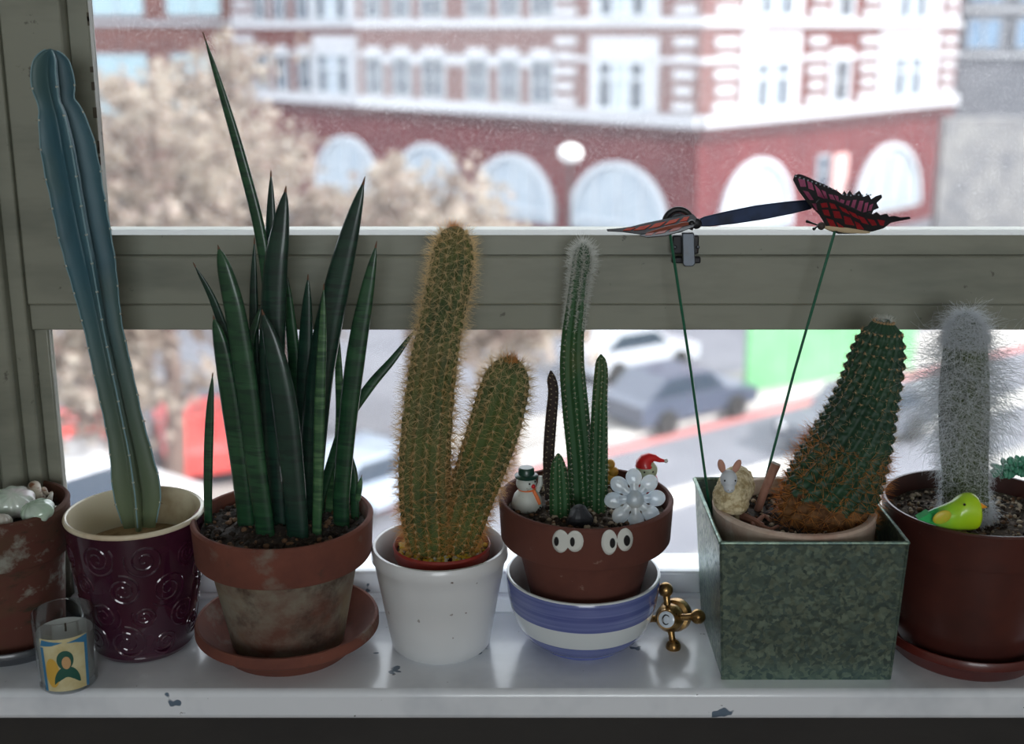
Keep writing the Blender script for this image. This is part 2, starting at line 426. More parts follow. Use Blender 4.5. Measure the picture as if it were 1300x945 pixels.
# left face columns
narrow = [(466, 488), (500, 524), (537, 566), (594, 621), (635, 661), (675, 704), (328, 343), (352, 368), (380, 398)]
for k in range(3):
    dz = ROW * k
    for (a, b) in narrow:
        s1, s0 = s_of(a, UL), s_of(b, UL)
        far_window(UL, NL, s0, s1, WZ0 + dz, WZ1 + dz, 1, (0.5,))
        face_hexa(MB(), UL, NL, s0 + 0.1, s1 - 0.1, WZ1 + dz, WZ1 + dz + 0.5, 0, 0.18).build('keystone', white_stone, bld, smooth=False)
    for (a, b) in ((488, 500), (524, 537), (621, 635), (661, 675), (566, 594)):
        s1, s0 = s_of(a, UL), s_of(b, UL)
        face_hexa(MB(), UL, NL, s0, s1, WZ1 + dz - 0.35, WZ1 + dz + 0.15, 0, 0.12).build('stone_block', white_stone, bld, smooth=False)
    for (a, b) in ((750, 836), (400, 455)):
        s1, s0 = s_of(a, UL), s_of(b, UL)
        face_hexa(MB(), UL, NL, s0, s1, WZ0 + dz - 0.35, WZ1 + dz + 1.05, 0, 0.12).build('bay_surround', white_stone, bld, smooth=False)
        m_ = 0.15 * (s1 - s0); o_ = 0.14
        def shifted(u, n, a0, a1, b0, b1):
            fr = MB()
            for t in (0, 1/3, 2/3, 1): face_hexa(fr, u, n, a0 + (a1-a0)*t - 0.07, a0 + (a1-a0)*t + 0.07, b0, b1, 0.10, 0.30)
            for t in (0, 0.66, 1): face_hexa(fr, u, n, a0, a1, b0 + (b1-b0)*t - 0.06, b0 + (b1-b0)*t + 0.06, 0.10, 0.28)
            o = fr.build('bay_window', frame_white, bld, smooth=False)
            for t in range(3):
                face_hexa(MB(), u, n, a0 + (a1-a0)*t/3 + 0.07, a0 + (a1-a0)*(t+1)/3 - 0.07, b0, b1, 0.11, 0.15).build('pane', pane_dark if t != 1 else pane_blind, o, smooth=False)
        shifted(UL, NL, s0 + m_, s1 - m_, WZ0 + dz, WZ1 + dz)
    for cpx in (718, 868, 895 - 0, 440, 312):
        if cpx > 888: continue
        w_ = abs(s_of(cpx - 13, UL) - s_of(cpx + 13, UL)); z = ZB1 + dz + 0.1; i = 0
        while z < ZB0 + ROW + dz - 0.2:
            quoin(UL, NL, s_of(cpx, UL), w_ * (1.0 if i % 2 == 0 else 0.8), z, z + 0.36); z += 0.66; i += 1
    # right face
    for cpx, hw in ((919, 14), (1034, 11), (1100, 11), (1200, 9)):
        w_ = abs(s_of(cpx - hw, UR) - s_of(cpx + hw, UR)); z = ZB1 + dz + 0.1; i = 0
        while z < ZB0 + ROW + dz - 0.2:
            quoin(UR, NR, s_of(cpx, UR), w_ * (1.0 if i % 2 == 0 else 0.8), z, z + 0.36); z += 0.66; i += 1
    for (a, b, i0, i1) in ((938, 1012, 954, 994), (1112, 1186, 1131, 1163)):
        s0, s1 = s_of(a, UR), s_of(b, UR)
        face_hexa(MB(), UR, NR, s0, s1, WZ0 + dz - 0.35, WZ1 + dz + 1.25, 0, 0.12).build('bay_surround', white_stone, bld, smooth=False)
        shifted(UR, NR, s_of(i0, UR), s_of(i1, UR), WZ0 + dz, WZ1 + dz)
    s0, s1 = s_of(1055, UR), s_of(1074, UR)
    face_hexa(MB(), UR, NR, s0 - 0.35, s1 + 0.35, WZ0 + dz - 0.3, WZ1 + dz + 0.5, 0, 0.05).build('stone_surround', white_stone, bld, smooth=False)
    far_window(UR, NR, s0, s1, WZ0 + dz, WZ1 + dz, 0, (0.5,))
def arch_window(u, n, cpx, hpx, top, bottom_z):
    s0, s1 = sorted((s_of(cpx - hpx, u), s_of(cpx + hpx, u))); c = (s0 + s1) / 2; r = (s1 - s0) / 2
    zt = z_of(cpx, top, u); zs = zt - r * 0.95
    def p(s, z, dd): q = C0 + u * s + n * dd; return Vector((q.x, q.y, z))
    def outline(rr, dd): return [p(c + rr * math.cos(t), zs + rr * 0.95 * math.sin(t), dd) for t in np.linspace(0, math.pi, 21)]
    ring = MB(); a = outline(r + 0.18, 0); b = outline(r - 0.08, 0)
    a = [p(c + r + 0.18, bottom_z, 0)] + a + [p(c - r - 0.18, bottom_z, 0)]; b = [p(c + r - 0.08, bottom_z, 0)] + b + [p(c - r + 0.08, bottom_z, 0)]
    for i in range(len(a) - 1): ring.prism([a[i], a[i+1], b[i+1], b[i]], n * 0.22)
    for t in (-0.5, 0, 0.5): ring.prism([p(c + r*t - 0.05, bottom_z, 0.05), p(c + r*t + 0.05, bottom_z, 0.05), p(c + r*t + 0.05, zs + 0.8*r, 0.05), p(c + r*t - 0.05, zs + 0.8*r, 0.05)], n * 0.12)
    ring.prism([p(c - r, zs - 0.06, 0.05), p(c + r, zs - 0.06, 0.05), p(c + r, zs + 0.06, 0.05), p(c - r, zs + 0.06, 0.05)], n * 0.12)
    o = ring.build('arched_window', frame_white, bld, smooth=False)
    poly = [p(c + r, bottom_z, 0.02)] + outline(r, 0.02) + [p(c - r, bottom_z, 0.02)]
    MB().prism(poly, n * 0.05).build('pane', pane_blind, o, smooth=False)
for (u, n, c, hp, tp) in ((UL, NL, 791, 60, 210), (UL, NL, 655, 48, 200), (UL, NL, 545, 42, 186), (UL, NL, 440, 38, 176), (UR, NR, 964, 44, 205), (UR, NR, 1134, 41, 185)):
    arch_window(u, n, c, hp, tp, GZ + 1.2)
s0, s1 = s_of(1042, UR), s_of(1056, UR)
far_window(UR, NR, s0, s1, GZ + 2.2, z_of(1049, 196, UR), 0, (0.6,))
s0, s1 = s_of(1062, UR), s_of(1080, UR)
face_hexa(MB(), UR, NR, s0, s1, GZ, z_of(1070, 195, UR), 0, 0.15).build('pale_pilaster', mat('pink_pilaster', (214, 172, 168), 0.8), bld, smooth=False)

# other buildings
def plain_building(name, label, pxs, Y, depth, z1, wm, rows, cols, pm, fm, zr, lean=0):
    a = at(pxs[0], 100, Y); b = at(pxs[1], 100, Y)
    t = thing(name, label, 'building', ((a.x + b.x) / 2, Y, GZ))
    MB().box((a.x, Y, GZ), (b.x, Y + depth, z1)).build('wall', wm, t, smooth=False)
    MB().box((a.x - 0.3, Y - 0.3, z1), (b.x + 0.3, Y + depth, z1 + 0.5)).build('roof', fm, t, smooth=False)
    wd = (b.x - a.x) / cols
    for r in range(rows):
        zb, zh = zr[0] + r * zr[2], zr[1]
        if r % 1 == 0: MB().box((a.x, Y - 0.2, zb - 0.55), (b.x, Y, zb - 0.25)).build('floor_band', fm, t, smooth=False)
        for c in range(cols):
            x0 = a.x + wd * (c + 0.14); x1 = a.x + wd * (c + 0.86)
            fr = MB(); q = 0.1
            fr.box((x0, Y - 0.12, zb), (x1, Y, zb + q)); fr.box((x0, Y - 0.12, zb + zh - q), (x1, Y, zb + zh))
            fr.box((x0, Y - 0.12, zb), (x0 + q, Y, zb + zh)); fr.box((x1 - q, Y - 0.12, zb), (x1, Y, zb + zh)); fr.box(((x0+x1)/2 - q/2, Y - 0.1, zb), ((x0+x1)/2 + q/2, Y, zb + zh))
            o = fr.build('window_frame', fm, t, smooth=False)
            MB().box((x0 + q, Y - 0.05, zb + q), (x1 - q, Y - 0.02, zb + zh - q)).build('pane', pm, o, smooth=False)
    return t
grey_stone = mat('grey_stone', (112, 114, 120), 0.85, layers=[(0.4, 4, 0.4, 0.7, (94, 97, 104), U)])
pale_frame = mat('pale_concrete', (160, 162, 166), 0.8)
blue_glass = mat('blue_office_glass', (112, 144, 172), 0.15, layers=[(0.3, 3, 0.4, 0.7, (92, 118, 146), U)], spec=0.8)
zb = at(1260, 24, 78).z - 2.4 * 2.0
plain_building('office_building', 'grey office building with blue windows beyond the corner building', (1213, 1520), 78, 14, 16, grey_stone, 6, 5, blue_glass, pale_frame, (at(1260, 62, 78).z, 1.9, 2.75))
pinkb = mat('salmon_brick', (118, 76, 70), 0.85, layers=[(1, 3, 0.4, 0.7, (98, 62, 60), U)])
pale_blue = mat('pale_blue_pane', (160, 186, 194), 0.2)
plain_building('brick_house', 'salmon brick building with large pale blue window behind the bare tree', (10, 299), 78, 10, 20, pinkb, 5, 3, pale_blue, pale_frame, (at(100, 150, 78).z, 4.0, 6.2))
# stone boundary wall at right, green hoarding
plain = MB(); a = at(1196, 200, 58); b = at(1560, 200, 58)
o = plain.box((a.x, 58, GZ), (b.x, 58.8, at(1250, 150, 58).z)).build('boundary_wall', mat('pale_rubble', (140, 138, 136), 0.9, layers=[(0.8, 5, 0.4, 0.65, (108, 108, 112), U)]), smooth=False); tag(o, 'pale grey stone wall beside the corner building', 'wall')
hg = mat('green_hoarding', (104, 166, 116), 0.7, layers=[(0.7, 3, 0.4, 0.7, (124, 182, 134), U)])
h0, h1 = g(948, 503), g(1160, 470); hd = (h1 - h0) / 4
ht = thing('hoarding', 'pale green site hoarding beside the pavement', 'fence', h0)
nn = Vector((-hd.y, hd.x, 0)).normalized() * 0.08
for k in range(4):
    p0 = h0 + hd * k; p1 = h0 + hd * (k + 0.985)
    MB().prism([p0, p1, p1 + nn, p0 + nn], (0, 0, 2.6 if k < 2 else 2.0)).build('hoarding_panel', hg, ht, smooth=False)
    MB().prism([p0 + nn, p0 + nn * 2 + hd * 0, p0 + nn * 2 + hd * 0.04, p0 + nn + hd * 0.04], (0, 0, 2.3)).build('post', hg, ht, smooth=False)

# ------------------------------------------------------------------ cars
tyre = mat('tyre_rubber', (30, 30, 32), 0.8); cglass = mat('car_glass', (50, 62, 76), 0.08, spec=0.9); lampm = mat('headlight_lens', (250, 250, 250), 0.05, metal=0.6)
def car(px, py, head, paintc, label, kind='car'):
    c = g(px, py)
    t = thing(kind, label, kind, (c.x, c.y, GZ)); t.rotation_euler.z = head
    L_, Wd = (4.1, 1.7) if kind == 'car' else (4.9, 1.9)
    low = [(-L_/2, 0.3), (L_/2, 0.3), (L_/2, 0.72), (L_*0.27, 0.86), (-L_*0.44, 0.9), (-L_/2, 0.8)]
    cab = [(L_*0.24, 0.86), (L_*0.08, 1.42), (-L_*0.28, 1.44), (-L_*0.44, 0.9)] if kind == 'car' else [(L_*0.30, 0.86), (L_*0.20, 1.9), (-L_*0.49, 1.95), (-L_*0.495, 0.9)]
    cm = mat('car_paint_%d_%d_%d' % paintc, paintc, 0.3, coat=0.6)
    def ch(o): o.location = (0, 0, 0); return o
    ch(MB().prism([(x, -Wd/2, z) for x, z in low], (0, Wd, 0)).build('body', cm, t, smooth=False))
    cb = ch(MB().prism([(x, -Wd/2 + 0.1, z) for x, z in cab], (0, Wd - 0.2, 0)).build('cabin', cm, t, smooth=False))
    ins = [(x * 0.9 - 0.02, 0.92 + (z - 0.88) * 0.8) for x, z in cab]
    ch(MB().prism([(x, -Wd/2 + 0.08, z) for x, z in ins], (0, 0.03, 0)).build('side_window', cglass, cb, smooth=False))
    ch(MB().prism([(x, Wd/2 - 0.11, z) for x, z in ins], (0, 0.03, 0)).build('side_window', cglass, cb, smooth=False))
    for sx in (-0.3, 0.3):
        for sy in (-1, 1):
            ch(MB().prism([(L_*sx + 0.32*math.cos(q), sy*Wd/2 - 0.1, 0.32 + 0.32*math.sin(q)) for q in np.linspace(0, 2*math.pi, 17)[:-1]], (0, 0.2, 0)).build('wheel', tyre, t, smooth=False))
    for sy in (-0.6, 0.6):
        ch(MB().ball((L_/2, sy, 0.62), (0.06, 0.16, 0.10), 10, 6).build('headlight', lampm, t))
    return t
dirang = math.atan2(d.y, d.x)
car(862, 530, dirang, (70, 78, 96), 'dark blue grey car parked beside the green hoarding')
car(800, 470, dirang, (196, 200, 208), 'silver car beyond the dark parked car')
car(1085, 560, dirang + math.pi, (88, 92, 100), 'grey car with bright headlights behind the fat green cactus')
car(104, 596, dirang + 1.35, (214, 60, 54), 'red car seen between jamb and tall blue cactus')
car(250, 582, dirang + 1.3, (220, 78, 74), 'red car seen between blue cactus and snake plant')
car(100, 690, dirang + 0.3, (238, 238, 242), 'white van low behind the purple pot', 'van')
car(480, 640, dirang + 0.2, (168, 180, 196), 'pale blue car behind snake plant and golden cactus')
# street lamp with a white globe
lp = at(724, 195, 36.0)
t = thing('street_lamp', 'street lamp with glossy white globe before the brick building', 'lamp', (lp.x, lp.y, GZ))
MB().lathe([(0.0, GZ), (0.16, GZ), (0.14, GZ + 0.8), (0.06, GZ + 1.0), (0.05, lp.z - 0.35), (0.09, lp.z - 0.3), (0.0, lp.z - 0.28)], (lp.x, lp.y, 0), 12).build('post', mat('lamp_post_paint', (74, 62, 64), 0.5), t)
MB().ball(lp, (0.36, 0.36, 0.28), 20, 12).build('globe', mat('white_globe', (252, 252, 250), 0.15), t)

# ------------------------------------------------------------------ trees with pale dry leaves
bark = mat('tree_bark', (112, 92, 84), 0.9, layers=[(3, 4, 0.4, 0.7, (86, 70, 66), (1, 1, 0.3))])
leafm = mat('pale_dry_leaves', (160, 148, 136), 0.8, layers=[(0.9, 4, 0.40, 0.62, (104, 84, 80), U), (2.5, 3, 0.55, 0.7, (190, 184, 172), U)], transl=((210, 196, 178), 0.3))
def tree(px, py, Y, rad, n, label, seed):
    rg = np.random.default_rng(seed)
    c = at(px, py, Y)
    t = thing('bare_tree', label, 'tree', (c.x, Y, GZ), 'trees across the street')
    tips = []
    tr = MB()
    trunk = [Vector((c.x + 0.15 * math.sin(k), Y + 0.1 * k, GZ + (c.z - GZ) * k / 5)) for k in range(6)]
    tr.tube(trunk, np.linspace(0.24, 0.11, 6), 8)
    tr.build('trunk', bark, t)
    br = MB(); P = []
    for k in range(34):
        a = rg.uniform(0, 6.28); el = rg.uniform(-0.1, 1.3); l = rad * rg.uniform(0.6, 1.0)
        s = trunk[3].lerp(trunk[5], rg.uniform(0, 1))
        e = s + Vector((math.cos(a) * math.cos(el), math.sin(a) * math.cos(el), math.sin(el) * 0.9 - 0.1)) * l
        m = s.lerp(e, 0.5) + Vector((0, 0, 0.25))
        pth = [s, s.lerp(m, 0.6), m, m.lerp(e, 0.6), e]
        br.tube(pth, np.linspace(0.07, 0.015, 5), 5)
        for q in range(5):
            s2 = m.lerp(e, rg.uniform(-0.3, 1)); e2 = s2 + Vector(rg.normal(size=3)) * 0.45
            br.tube([s2, s2.lerp(e2, 0.5), e2], [0.02, 0.014, 0.006], 4)
            P += [tuple(s2.lerp(e2, rg.uniform(0.2, 1.1))) for _ in range(max(1, n // 170))]
    stuff(br.build('branches', bark, t))
    P = np.array(P) + rg.normal(size=(len(P), 3)) * 0.16
    k = len(P); a = rg.normal(size=(k, 3)); a /= np.linalg.norm(a, axis=1)[:, None]
    b = np.cross(a, rg.normal(size=(k, 3))); b /= np.linalg.norm(b, axis=1)[:, None]
    sz = rg.uniform(0.08, 0.22, size=(k, 1)); nrm_ = np.cross(a, b)
    V = np.stack([P - a*sz, P + b*sz*0.7 + nrm_*sz*0.15, P + a*sz, P - b*sz*0.7 + nrm_*sz*0.15], 1).reshape(-1, 3)
    i = np.arange(k) * 4
    stuff(raw('foliage', V, np.concatenate([np.stack([i, i+1, i+2], 1), np.stack([i, i+2, i+3], 1)]), leafm, t))
tree(190, 215, 25, 3.9, 3000, 'pale leaved tree outside behind the tall blue cactus', 1)
tree(345, 290, 31, 4.2, 3400, 'pale leaved tree outside behind the snake plant', 2)
tree(515, 300, 29, 3.3, 2600, 'pale leaved tree outside behind the golden cactus', 3)
tree(640, 350, 25, 2.3, 1700, 'low pale leaved tree outside between golden and green cacti', 5)
tree(130, 470, 23, 2.4, 1900, 'low pale leaved tree outside beside the window jamb', 6)
tree(270, 110, 40, 4.2, 1400, 'thin bare tree in front of the salmon brick building', 4)

# ------------------------------------------------------------------ pots: shared makers
terra = mat('terracotta_stained', (116, 66, 52), 0.85, layers=[(14, 5, 0.42, 0.7, (90, 50, 42), U), (22, 6, 0.56, 0.70, (122, 110, 98), (1, 1, 1.3)), (60, 4, 0.6, 0.75, (86, 56, 46), U)], bump=(90, 0.25, 0.001))
terra_lime = mat('terracotta_limed', (98, 62, 50), 0.9, layers=[(20, 8, 0.34, 0.60, (126, 120, 106), (1, 1, 1.2)), (11, 8, 0.48, 0.66, (132, 114, 84), (1, 1, 0.7)), (30, 8, 0.50, 0.68, (66, 48, 40), U)], bump=(80, 0.3, 0.001))
terra_dark = mat('terracotta_dark', (100, 56, 45), 0.75, layers=[(12, 5, 0.42, 0.7, (78, 42, 36), U), (45, 5, 0.66, 0.74, (150, 126, 112), (1, 1, 2))], bump=(90, 0.2, 0.001))
terra_mould = mat('terracotta_mouldy', (88, 48, 38), 0.85, layers=[(13, 6, 0.45, 0.62, (84, 58, 42), (1, 1, 1.5)), (18, 6, 0.53, 0.62, (142, 142, 132), (1, 1, 1.2)), (30, 4, 0.58, 0.7, (58, 46, 32), (1, 1, 3))], bump=(80, 0.35, 0.001))
plastic_brown = mat('brown_plastic_pot', (78, 38, 32), 0.42, layers=[(10, 4, 0.45, 0.7, (54, 28, 26), U), (30, 5, 0.68, 0.74, (150, 130, 118), U)], coat=0.2)
clay_pale = mat('limed_pale_clay', (198, 176, 160), 0.85, layers=[(18, 5, 0.45, 0.65, (172, 140, 124), U), (30, 5, 0.55, 0.7, (214, 204, 192), U)], bump=(90, 0.2, 0.001))
soilm = mat('dark_soil', (52, 44, 38), 0.95, layers=[(120, 4, 0.45, 0.7, (32, 27, 24), U), (260, 3, 0.6, 0.7, (98, 82, 66), U)], bump=(260, 0.8, 0.002))
soil_grey = mat('gritty_soil', (84, 72, 62), 0.95, layers=[(160, 4, 0.4, 0.65, (44, 37, 32), U), (300, 3, 0.58, 0.66, (150, 136, 120), U)], bump=(260, 0.8, 0.002))

def clay_pot(c, Rb, Rt, zt, band, th=0.0045, step=0.004, z0=0.0, zs=None):
    """outer wall with an overhanging rim band, rounded lip, inner wall and inner floor"""
    zs = zs if zs is not None else z0 + 0.006
    zb = zt - band
    rb = Rb + (Rt - step - Rb) * (zb - z0) / (zt - z0)
    p = [(0, z0), (Rb * 0.6, z0), (Rb - 0.002, z0), (Rb, z0 + 0.002)]
    for k in range(1, 7): t = k / 6; p.append((Rb + (rb - Rb) * t, z0 + 0.002 + (zb - z0 - 0.002) * t))
    p += [(Rt - step * 0.35 - 0.001, zb + 0.0005), (Rt - step * 0.3, zb + 0.0025), (Rt - 0.0004, zt - 0.004), (Rt, zt - 0.002), (Rt - 0.0012, zt - 0.0003), (Rt - th * 0.5, zt), (Rt - th + 0.0008, zt - 0.0006), (Rt - th, zt - 0.003)]
    p += [(Rt - th - 0.002, zb), (rb - th, zb - 0.004), (max(Rb - th, 0.004), zs), (0, zs)]
    return MB().lathe(p, (c[0], c[1], 0), 72, wob=0.0015)
def saucer_mesh(c, Rb, Rt, h, th=0.004, z0=0.0):
    p = [(0, z0), (Rb - 0.003, z0), (Rb, z0 + 0.003), (Rb + (Rt - Rb) * 0.45, z0 + h * 0.55), (Rt - 0.003, z0 + h * 0.6), (Rt, z0 + h * 0.68), (Rt, z0 + h - 0.002), (Rt - 0.001, z0 + h), (Rt - th + 0.001, z0 + h), (Rt - th, z0 + h - 0.002), (Rb - th + 0.004, z0 + 0.006), (Rb - th, z0 + 0.0045), (0, z0 + 0.0045)]
    return MB().lathe(p, (c[0], c[1], 0), 72)
def soil_mesh(c, r, z, amp, seed=0, dome=0.0):
    mb = MB(); v = [(c[0], c[1], z + dome)]; f = []; nr, ns = 26, 64
    for i in range(1, nr + 1):
        for j in range(ns):
            a = 2 * math.pi * j / ns; rr = r * i / nr
            x, y = c[0] + rr * math.cos(a), c[1] + rr * math.sin(a)
            k = noise.noise(Vector((x * 90, y * 90, seed))) + 0.6 * noise.noise(Vector((x * 240, y * 240, seed + 5)))
            v.append((x, y, z + dome * (1 - (i / nr) ** 2) + amp * k * (1.0 if i < nr else 0.3)))
    for j in range(ns): f.append((0, 1 + j, 1 + (j + 1) % ns))
    for i in range(nr - 1):
        for j in range(ns): f.append((1 + i*ns + j, 1 + (i+1)*ns + j, 1 + (i+1)*ns + (j+1) % ns, 1 + i*ns + (j+1) % ns))
    return mb.add(v, f)
def grains(name, c, r, z, n, smin, smax, mats, parent, r0=0.0, seed=1):
    rg = np.random.default_rng(seed); mb = MB()
    for k in range(n):
        a = rg.uniform(0, 6.283); rr = math.sqrt(rg.uniform((r0 / r) ** 2, 1)) * r; s = rg.uniform(smin, smax)
        mb.ball((c[0] + rr*math.cos(a), c[1] + rr*math.sin(a), z + s*0.3), (s*rg.uniform(0.7,1.3), s*rg.uniform(0.7,1.3), s*rg.uniform(0.6,1)), 6, 4, m=int(rg.integers(len(mats))))
    me_v = np.array(mb.v); me = bpy.data.meshes.new(name); me.from_pydata(mb.v, [], mb.f)
    for q in mats: me.materials.append(q)
    me.polygons.foreach_set('material_index', mb.m); me.shade_smooth()
    return stuff(link(name, me, parent))
grit_light = mat('grit_light', (176, 162, 142), 0.9); grit_dark = mat('grit_dark', (50, 40, 34), 0.95); grit_mid = mat('grit_brown', (112, 84, 62), 0.95)
GR = [grit_light, grit_dark, grit_mid, grit_dark]

def base(px, py): return atz(px, py, 0.0)

# ------------------------------------------------------------------ cactus columns
def column(data, Y, n=80):
    """(px, py, half width px) from base to tip -> room points and radii"""
    S = spline(data, n)
    P = np.array([tuple(at(x, y, Y)) for x, y, _ in S])
    R = np.array([max(w, 0.05) * mpp(Y, p[2]) for (_, _, w), p in zip(S, P)])
    return P, R
def shift_depth(P, dy0, dy1):
    P = P.copy(); P[:, 1] += np.linspace(dy0, dy1, len(P)); return P
def ribbed(P, R, nr, depth, sharp=1.0, twist=0.0, tub=0.0, pitch=None, per=6, ref=None):
    n = len(P); s = np.concatenate([[0], np.cumsum(np.linalg.norm(np.diff(P, axis=0), axis=1))])
    seg = nr * per
    def sec(ph, i):
        a = nr * (ph - twist * s[i] / s[-1])
        c = (0.5 + 0.5 * np.cos(a)) ** sharp
        q = 1 - depth * (1 - c)
        if tub: q = q + tub * c * np.cos(2 * math.pi * s[i] / pitch + 0.0)
        return q
    V, f, fr = sweep(P, R, seg, sec=sec, ref=ref)
    return V, f, fr, s
def areoles(fr, s, nr, twist, pitch, s0, s1, phase=True):
    P, T, N, B, R = fr; out = []
    for k in range(nr):
        t = s0 + (pitch * 0.5 if (phase and k % 2) else 0)
        while t < s1:
            i = np.interp(t, s, np.arange(len(s))); i0 = min(int(i), len(s) - 2); u = i - i0
            ph = 2 * math.pi * k / nr + twist * t / s[-1]
            L_ = lambda A: A[i0] * (1 - u) + A[i0 + 1] * u
            dr = math.cos(ph) * L_(N) + math.sin(ph) * L_(B)
            slope = (R[i0 + 1] - R[i0]) / max(s[i0 + 1] - s[i0], 1e-9)
            nn = dr - L_(T) * max(min(slope, 4), -4); nn /= np.linalg.norm(nn)
            out.append((L_(P) + dr * L_(R), nn, L_(T), t / s[-1]))
            t += pitch
    return out
def spines(ar, per, lmin, lmax, spread, w, up=0.0, k=2, lenf=None):
    pts = []; ww = []
    for (p, nn, tt, u) in ar:
        for _ in range(per):
            dv = nn + rng.normal(size=3) * spread + tt * up
            dv /= np.linalg.norm(dv)
            if dv.dot(nn) < 0.05: dv = dv + nn * 0.4
            l = rng.uniform(lmin, lmax) * (lenf(u) if lenf else 1.0)
            pts.append([p - nn * 0.0004 + dv * l * q for q in np.linspace(0, 1, k)])
    return strands(np.array(pts), w, w * 0.25)

# ================================================================== 1 far left pot of shells
cA = base(8, 812); YA = cA.y
zA = at(0, 637, YA).z; RA = 83 * mpp(YA, zA)
cA = Vector((at(-4, 637, YA).x * 0.992, YA, 0)); 
sc_ = saucer_mesh(cA, 0.047, 0.054, 0.014)
o = sc_.build('plant_saucer', mat('dark_glazed_saucer', (60, 64, 70), 0.35, coat=0.4), None)
tag(o, 'dark saucer under the shell filled clay pot at the left edge', 'saucer')
tA = thing('shell_pot', 'mould stained clay pot filled with seashells at the left edge', 'pot', (cA.x, cA.y, 0.0047))
clay_pot(cA, 0.038, RA, zA, 0.040, z0=0.0047).build('pot', terra_mould, tA)
zsA = zA - 0.010
soil_mesh(cA, RA - 0.006, zsA - 0.004, 0.002, 3).build('soil', soilm, tA)
pearl = mat('pearly_shell', (214, 222, 212), 0.18, layers=[(30, 3, 0.4, 0.7, (170, 200, 180), U), (50, 2, 0.5, 0.7, (236, 226, 228), U)], coat=0.8)
pearl_green = mat('green_pearly_shell', (176, 202, 178), 0.16, layers=[(40, 3, 0.4, 0.7, (206, 220, 210), U)], coat=0.8)
shell_w = mat('white_brown_shell', (222, 208, 192), 0.4, layers=[(60, 2, 0.5, 0.6, (150, 96, 64), (1, 1, 3))], coat=0.3)
shell_p = mat('pale_shell', (206, 202, 192), 0.4, layers=[(50, 3, 0.5, 0.7, (176, 160, 148), U)])
def scallop(c, r, tilt, yaw, m, name, label, ribs=11):
    """closed two-valved shell: a ribbed, pointed-hinge lens of real thickness"""
    rot = Matrix.Rotation(yaw, 3, 'Z') @ Matrix.Rotation(tilt, 3, 'X'); v = []; f = []; na, nb = 72, 18
    for i in range(nb + 1):
        t = math.pi * i / nb                         # upper crown -> lower crown
        for j in range(na):
            a = 2 * math.pi * j / na
            rr = r * math.sin(t) ** 0.8 * (0.80 + 0.20 * math.cos(a)) * (1 + 0.03 * math.cos(a * ribs) * math.sin(t))
            v.append(Vector(c) + rot @ Vector((rr * math.sin(a), rr * math.cos(a) * 0.95, r * 0.50 * math.cos(t) * (1 + 0.05 * math.cos(a * ribs) * math.sin(t)))))
    for i in range(nb):
        for j in range(na): f.append((i*na + j, (i+1)*na + j, (i+1)*na + (j+1) % na, i*na + (j+1) % na))
    return tag(MB().add(v, f).build(name, m, angle=70), label, 'shell', 'shells in the clay pot')
def spiral_shell(c, L_, r, yaw, tilt, m, name, label, turns=3.2, curl=0.9):
    rot = Matrix.Rotation(yaw, 3, 'Z') @ Matrix.Rotation(tilt, 3, 'Y')
    pts = []; rad = []
    for k in range(70):
        t = k / 69; a = turns * 2 * math.pi * t; w_ = r * (1 - t) ** 1.1
        pts.append(Vector(c) + rot @ Vector((w_ * curl * math.cos(a), w_ * curl * math.sin(a), L_ * t))); rad.append(max(w_ * 0.75, 0.0003))
    return tag(MB().tube(pts, rad, 12).build(name, m), label, 'shell', 'shells in the clay pot')
mA = mpp(YA, zA)
def sA(px, py, dz=0.0): return atz(px, py, zsA + dz)
scallop(sA(18, 641, 0.008), 0.020, 0.35, 0.5, pearl, 'scallop_shell', 'large silvery pearl scallop shell in the shell pot')
scallop(sA(43, 652, 0.008), 0.0165, 0.3, -1.0, pearl_green, 'scallop_shell', 'green tinted pearly shell nearest the pot rim')
spiral_shell(sA(40, 629, 0.006), 0.016, 0.0085, 0.3, 1.5, shell_w, 'snail_shell', 'small white and brown spiral shell at back of shell pot', 2.4)
hp = [sA(48, 640, 0.008), sA(57, 640, 0.009), sA(63, 634, 0.011), sA(66, 626, 0.014)]
tag(MB().tube(hp, [0.0032, 0.0030, 0.0024, 0.0011], 10).build('horn_shell', shell_p), 'curved pale horn shaped shell with raised tip', 'shell', 'shells in the clay pot')
scallop(sA(4, 664, 0.005), 0.012, 0.2, 2.0, shell_p, 'cockle_shell', 'small dull cockle shell at front left of shell pot')
spiral_shell(sA(62, 653, 0.002), 0.010, 0.006, 1.2, 1.2, shell_p, 'snail_shell', 'tiny pale snail shell beside the green pearly shell', 2.2)
scallop(sA(2, 622, 0.005), 0.010, 0.3, 1.0, pearl, 'cockle_shell', 'small pearly cockle shell at the picture edge behind others')

# ================================================================== 2 purple pot with tall blue cactus
cB = base(184, 815); YB = cB.y
zB = at(170, 647, YB).z; RB = 87 * mpp(YB, zB); rB = 60 * mpp(YB, 0.0)
tB = thing('potted_torch_cactus', 'tall blue columnar cactus leaning left in a dark purple glazed pot', 'cactus', (cB.x, cB.y, 0))
purple = mat('purple_glaze', (62, 24, 44), 0.14, layers=[(12, 3, 0.4, 0.7, (46, 18, 36), U)], coat=0.7)
cream = mat('cream_glaze', (222, 212, 186), 0.3, layers=[(12, 5, 0.52, 0.75, (164, 128, 84), U)], coat=0.4)
def rprof(z):
    t = z / zB
    return rB + (RB - rB) * (1 - (1 - t) ** 1.7) * 0.55 + (RB - rB) * t * 0.45
zz = np.linspace(0.012, zB - 0.0035, 22)
prof = [(0, 0.0005), (rB - 0.006, 0.0), (rB - 0.001, 0.0015), (rB + 0.0012, 0.005), (rB + 0.0005, 0.0085)] + [(rprof(z), z) for z in zz]
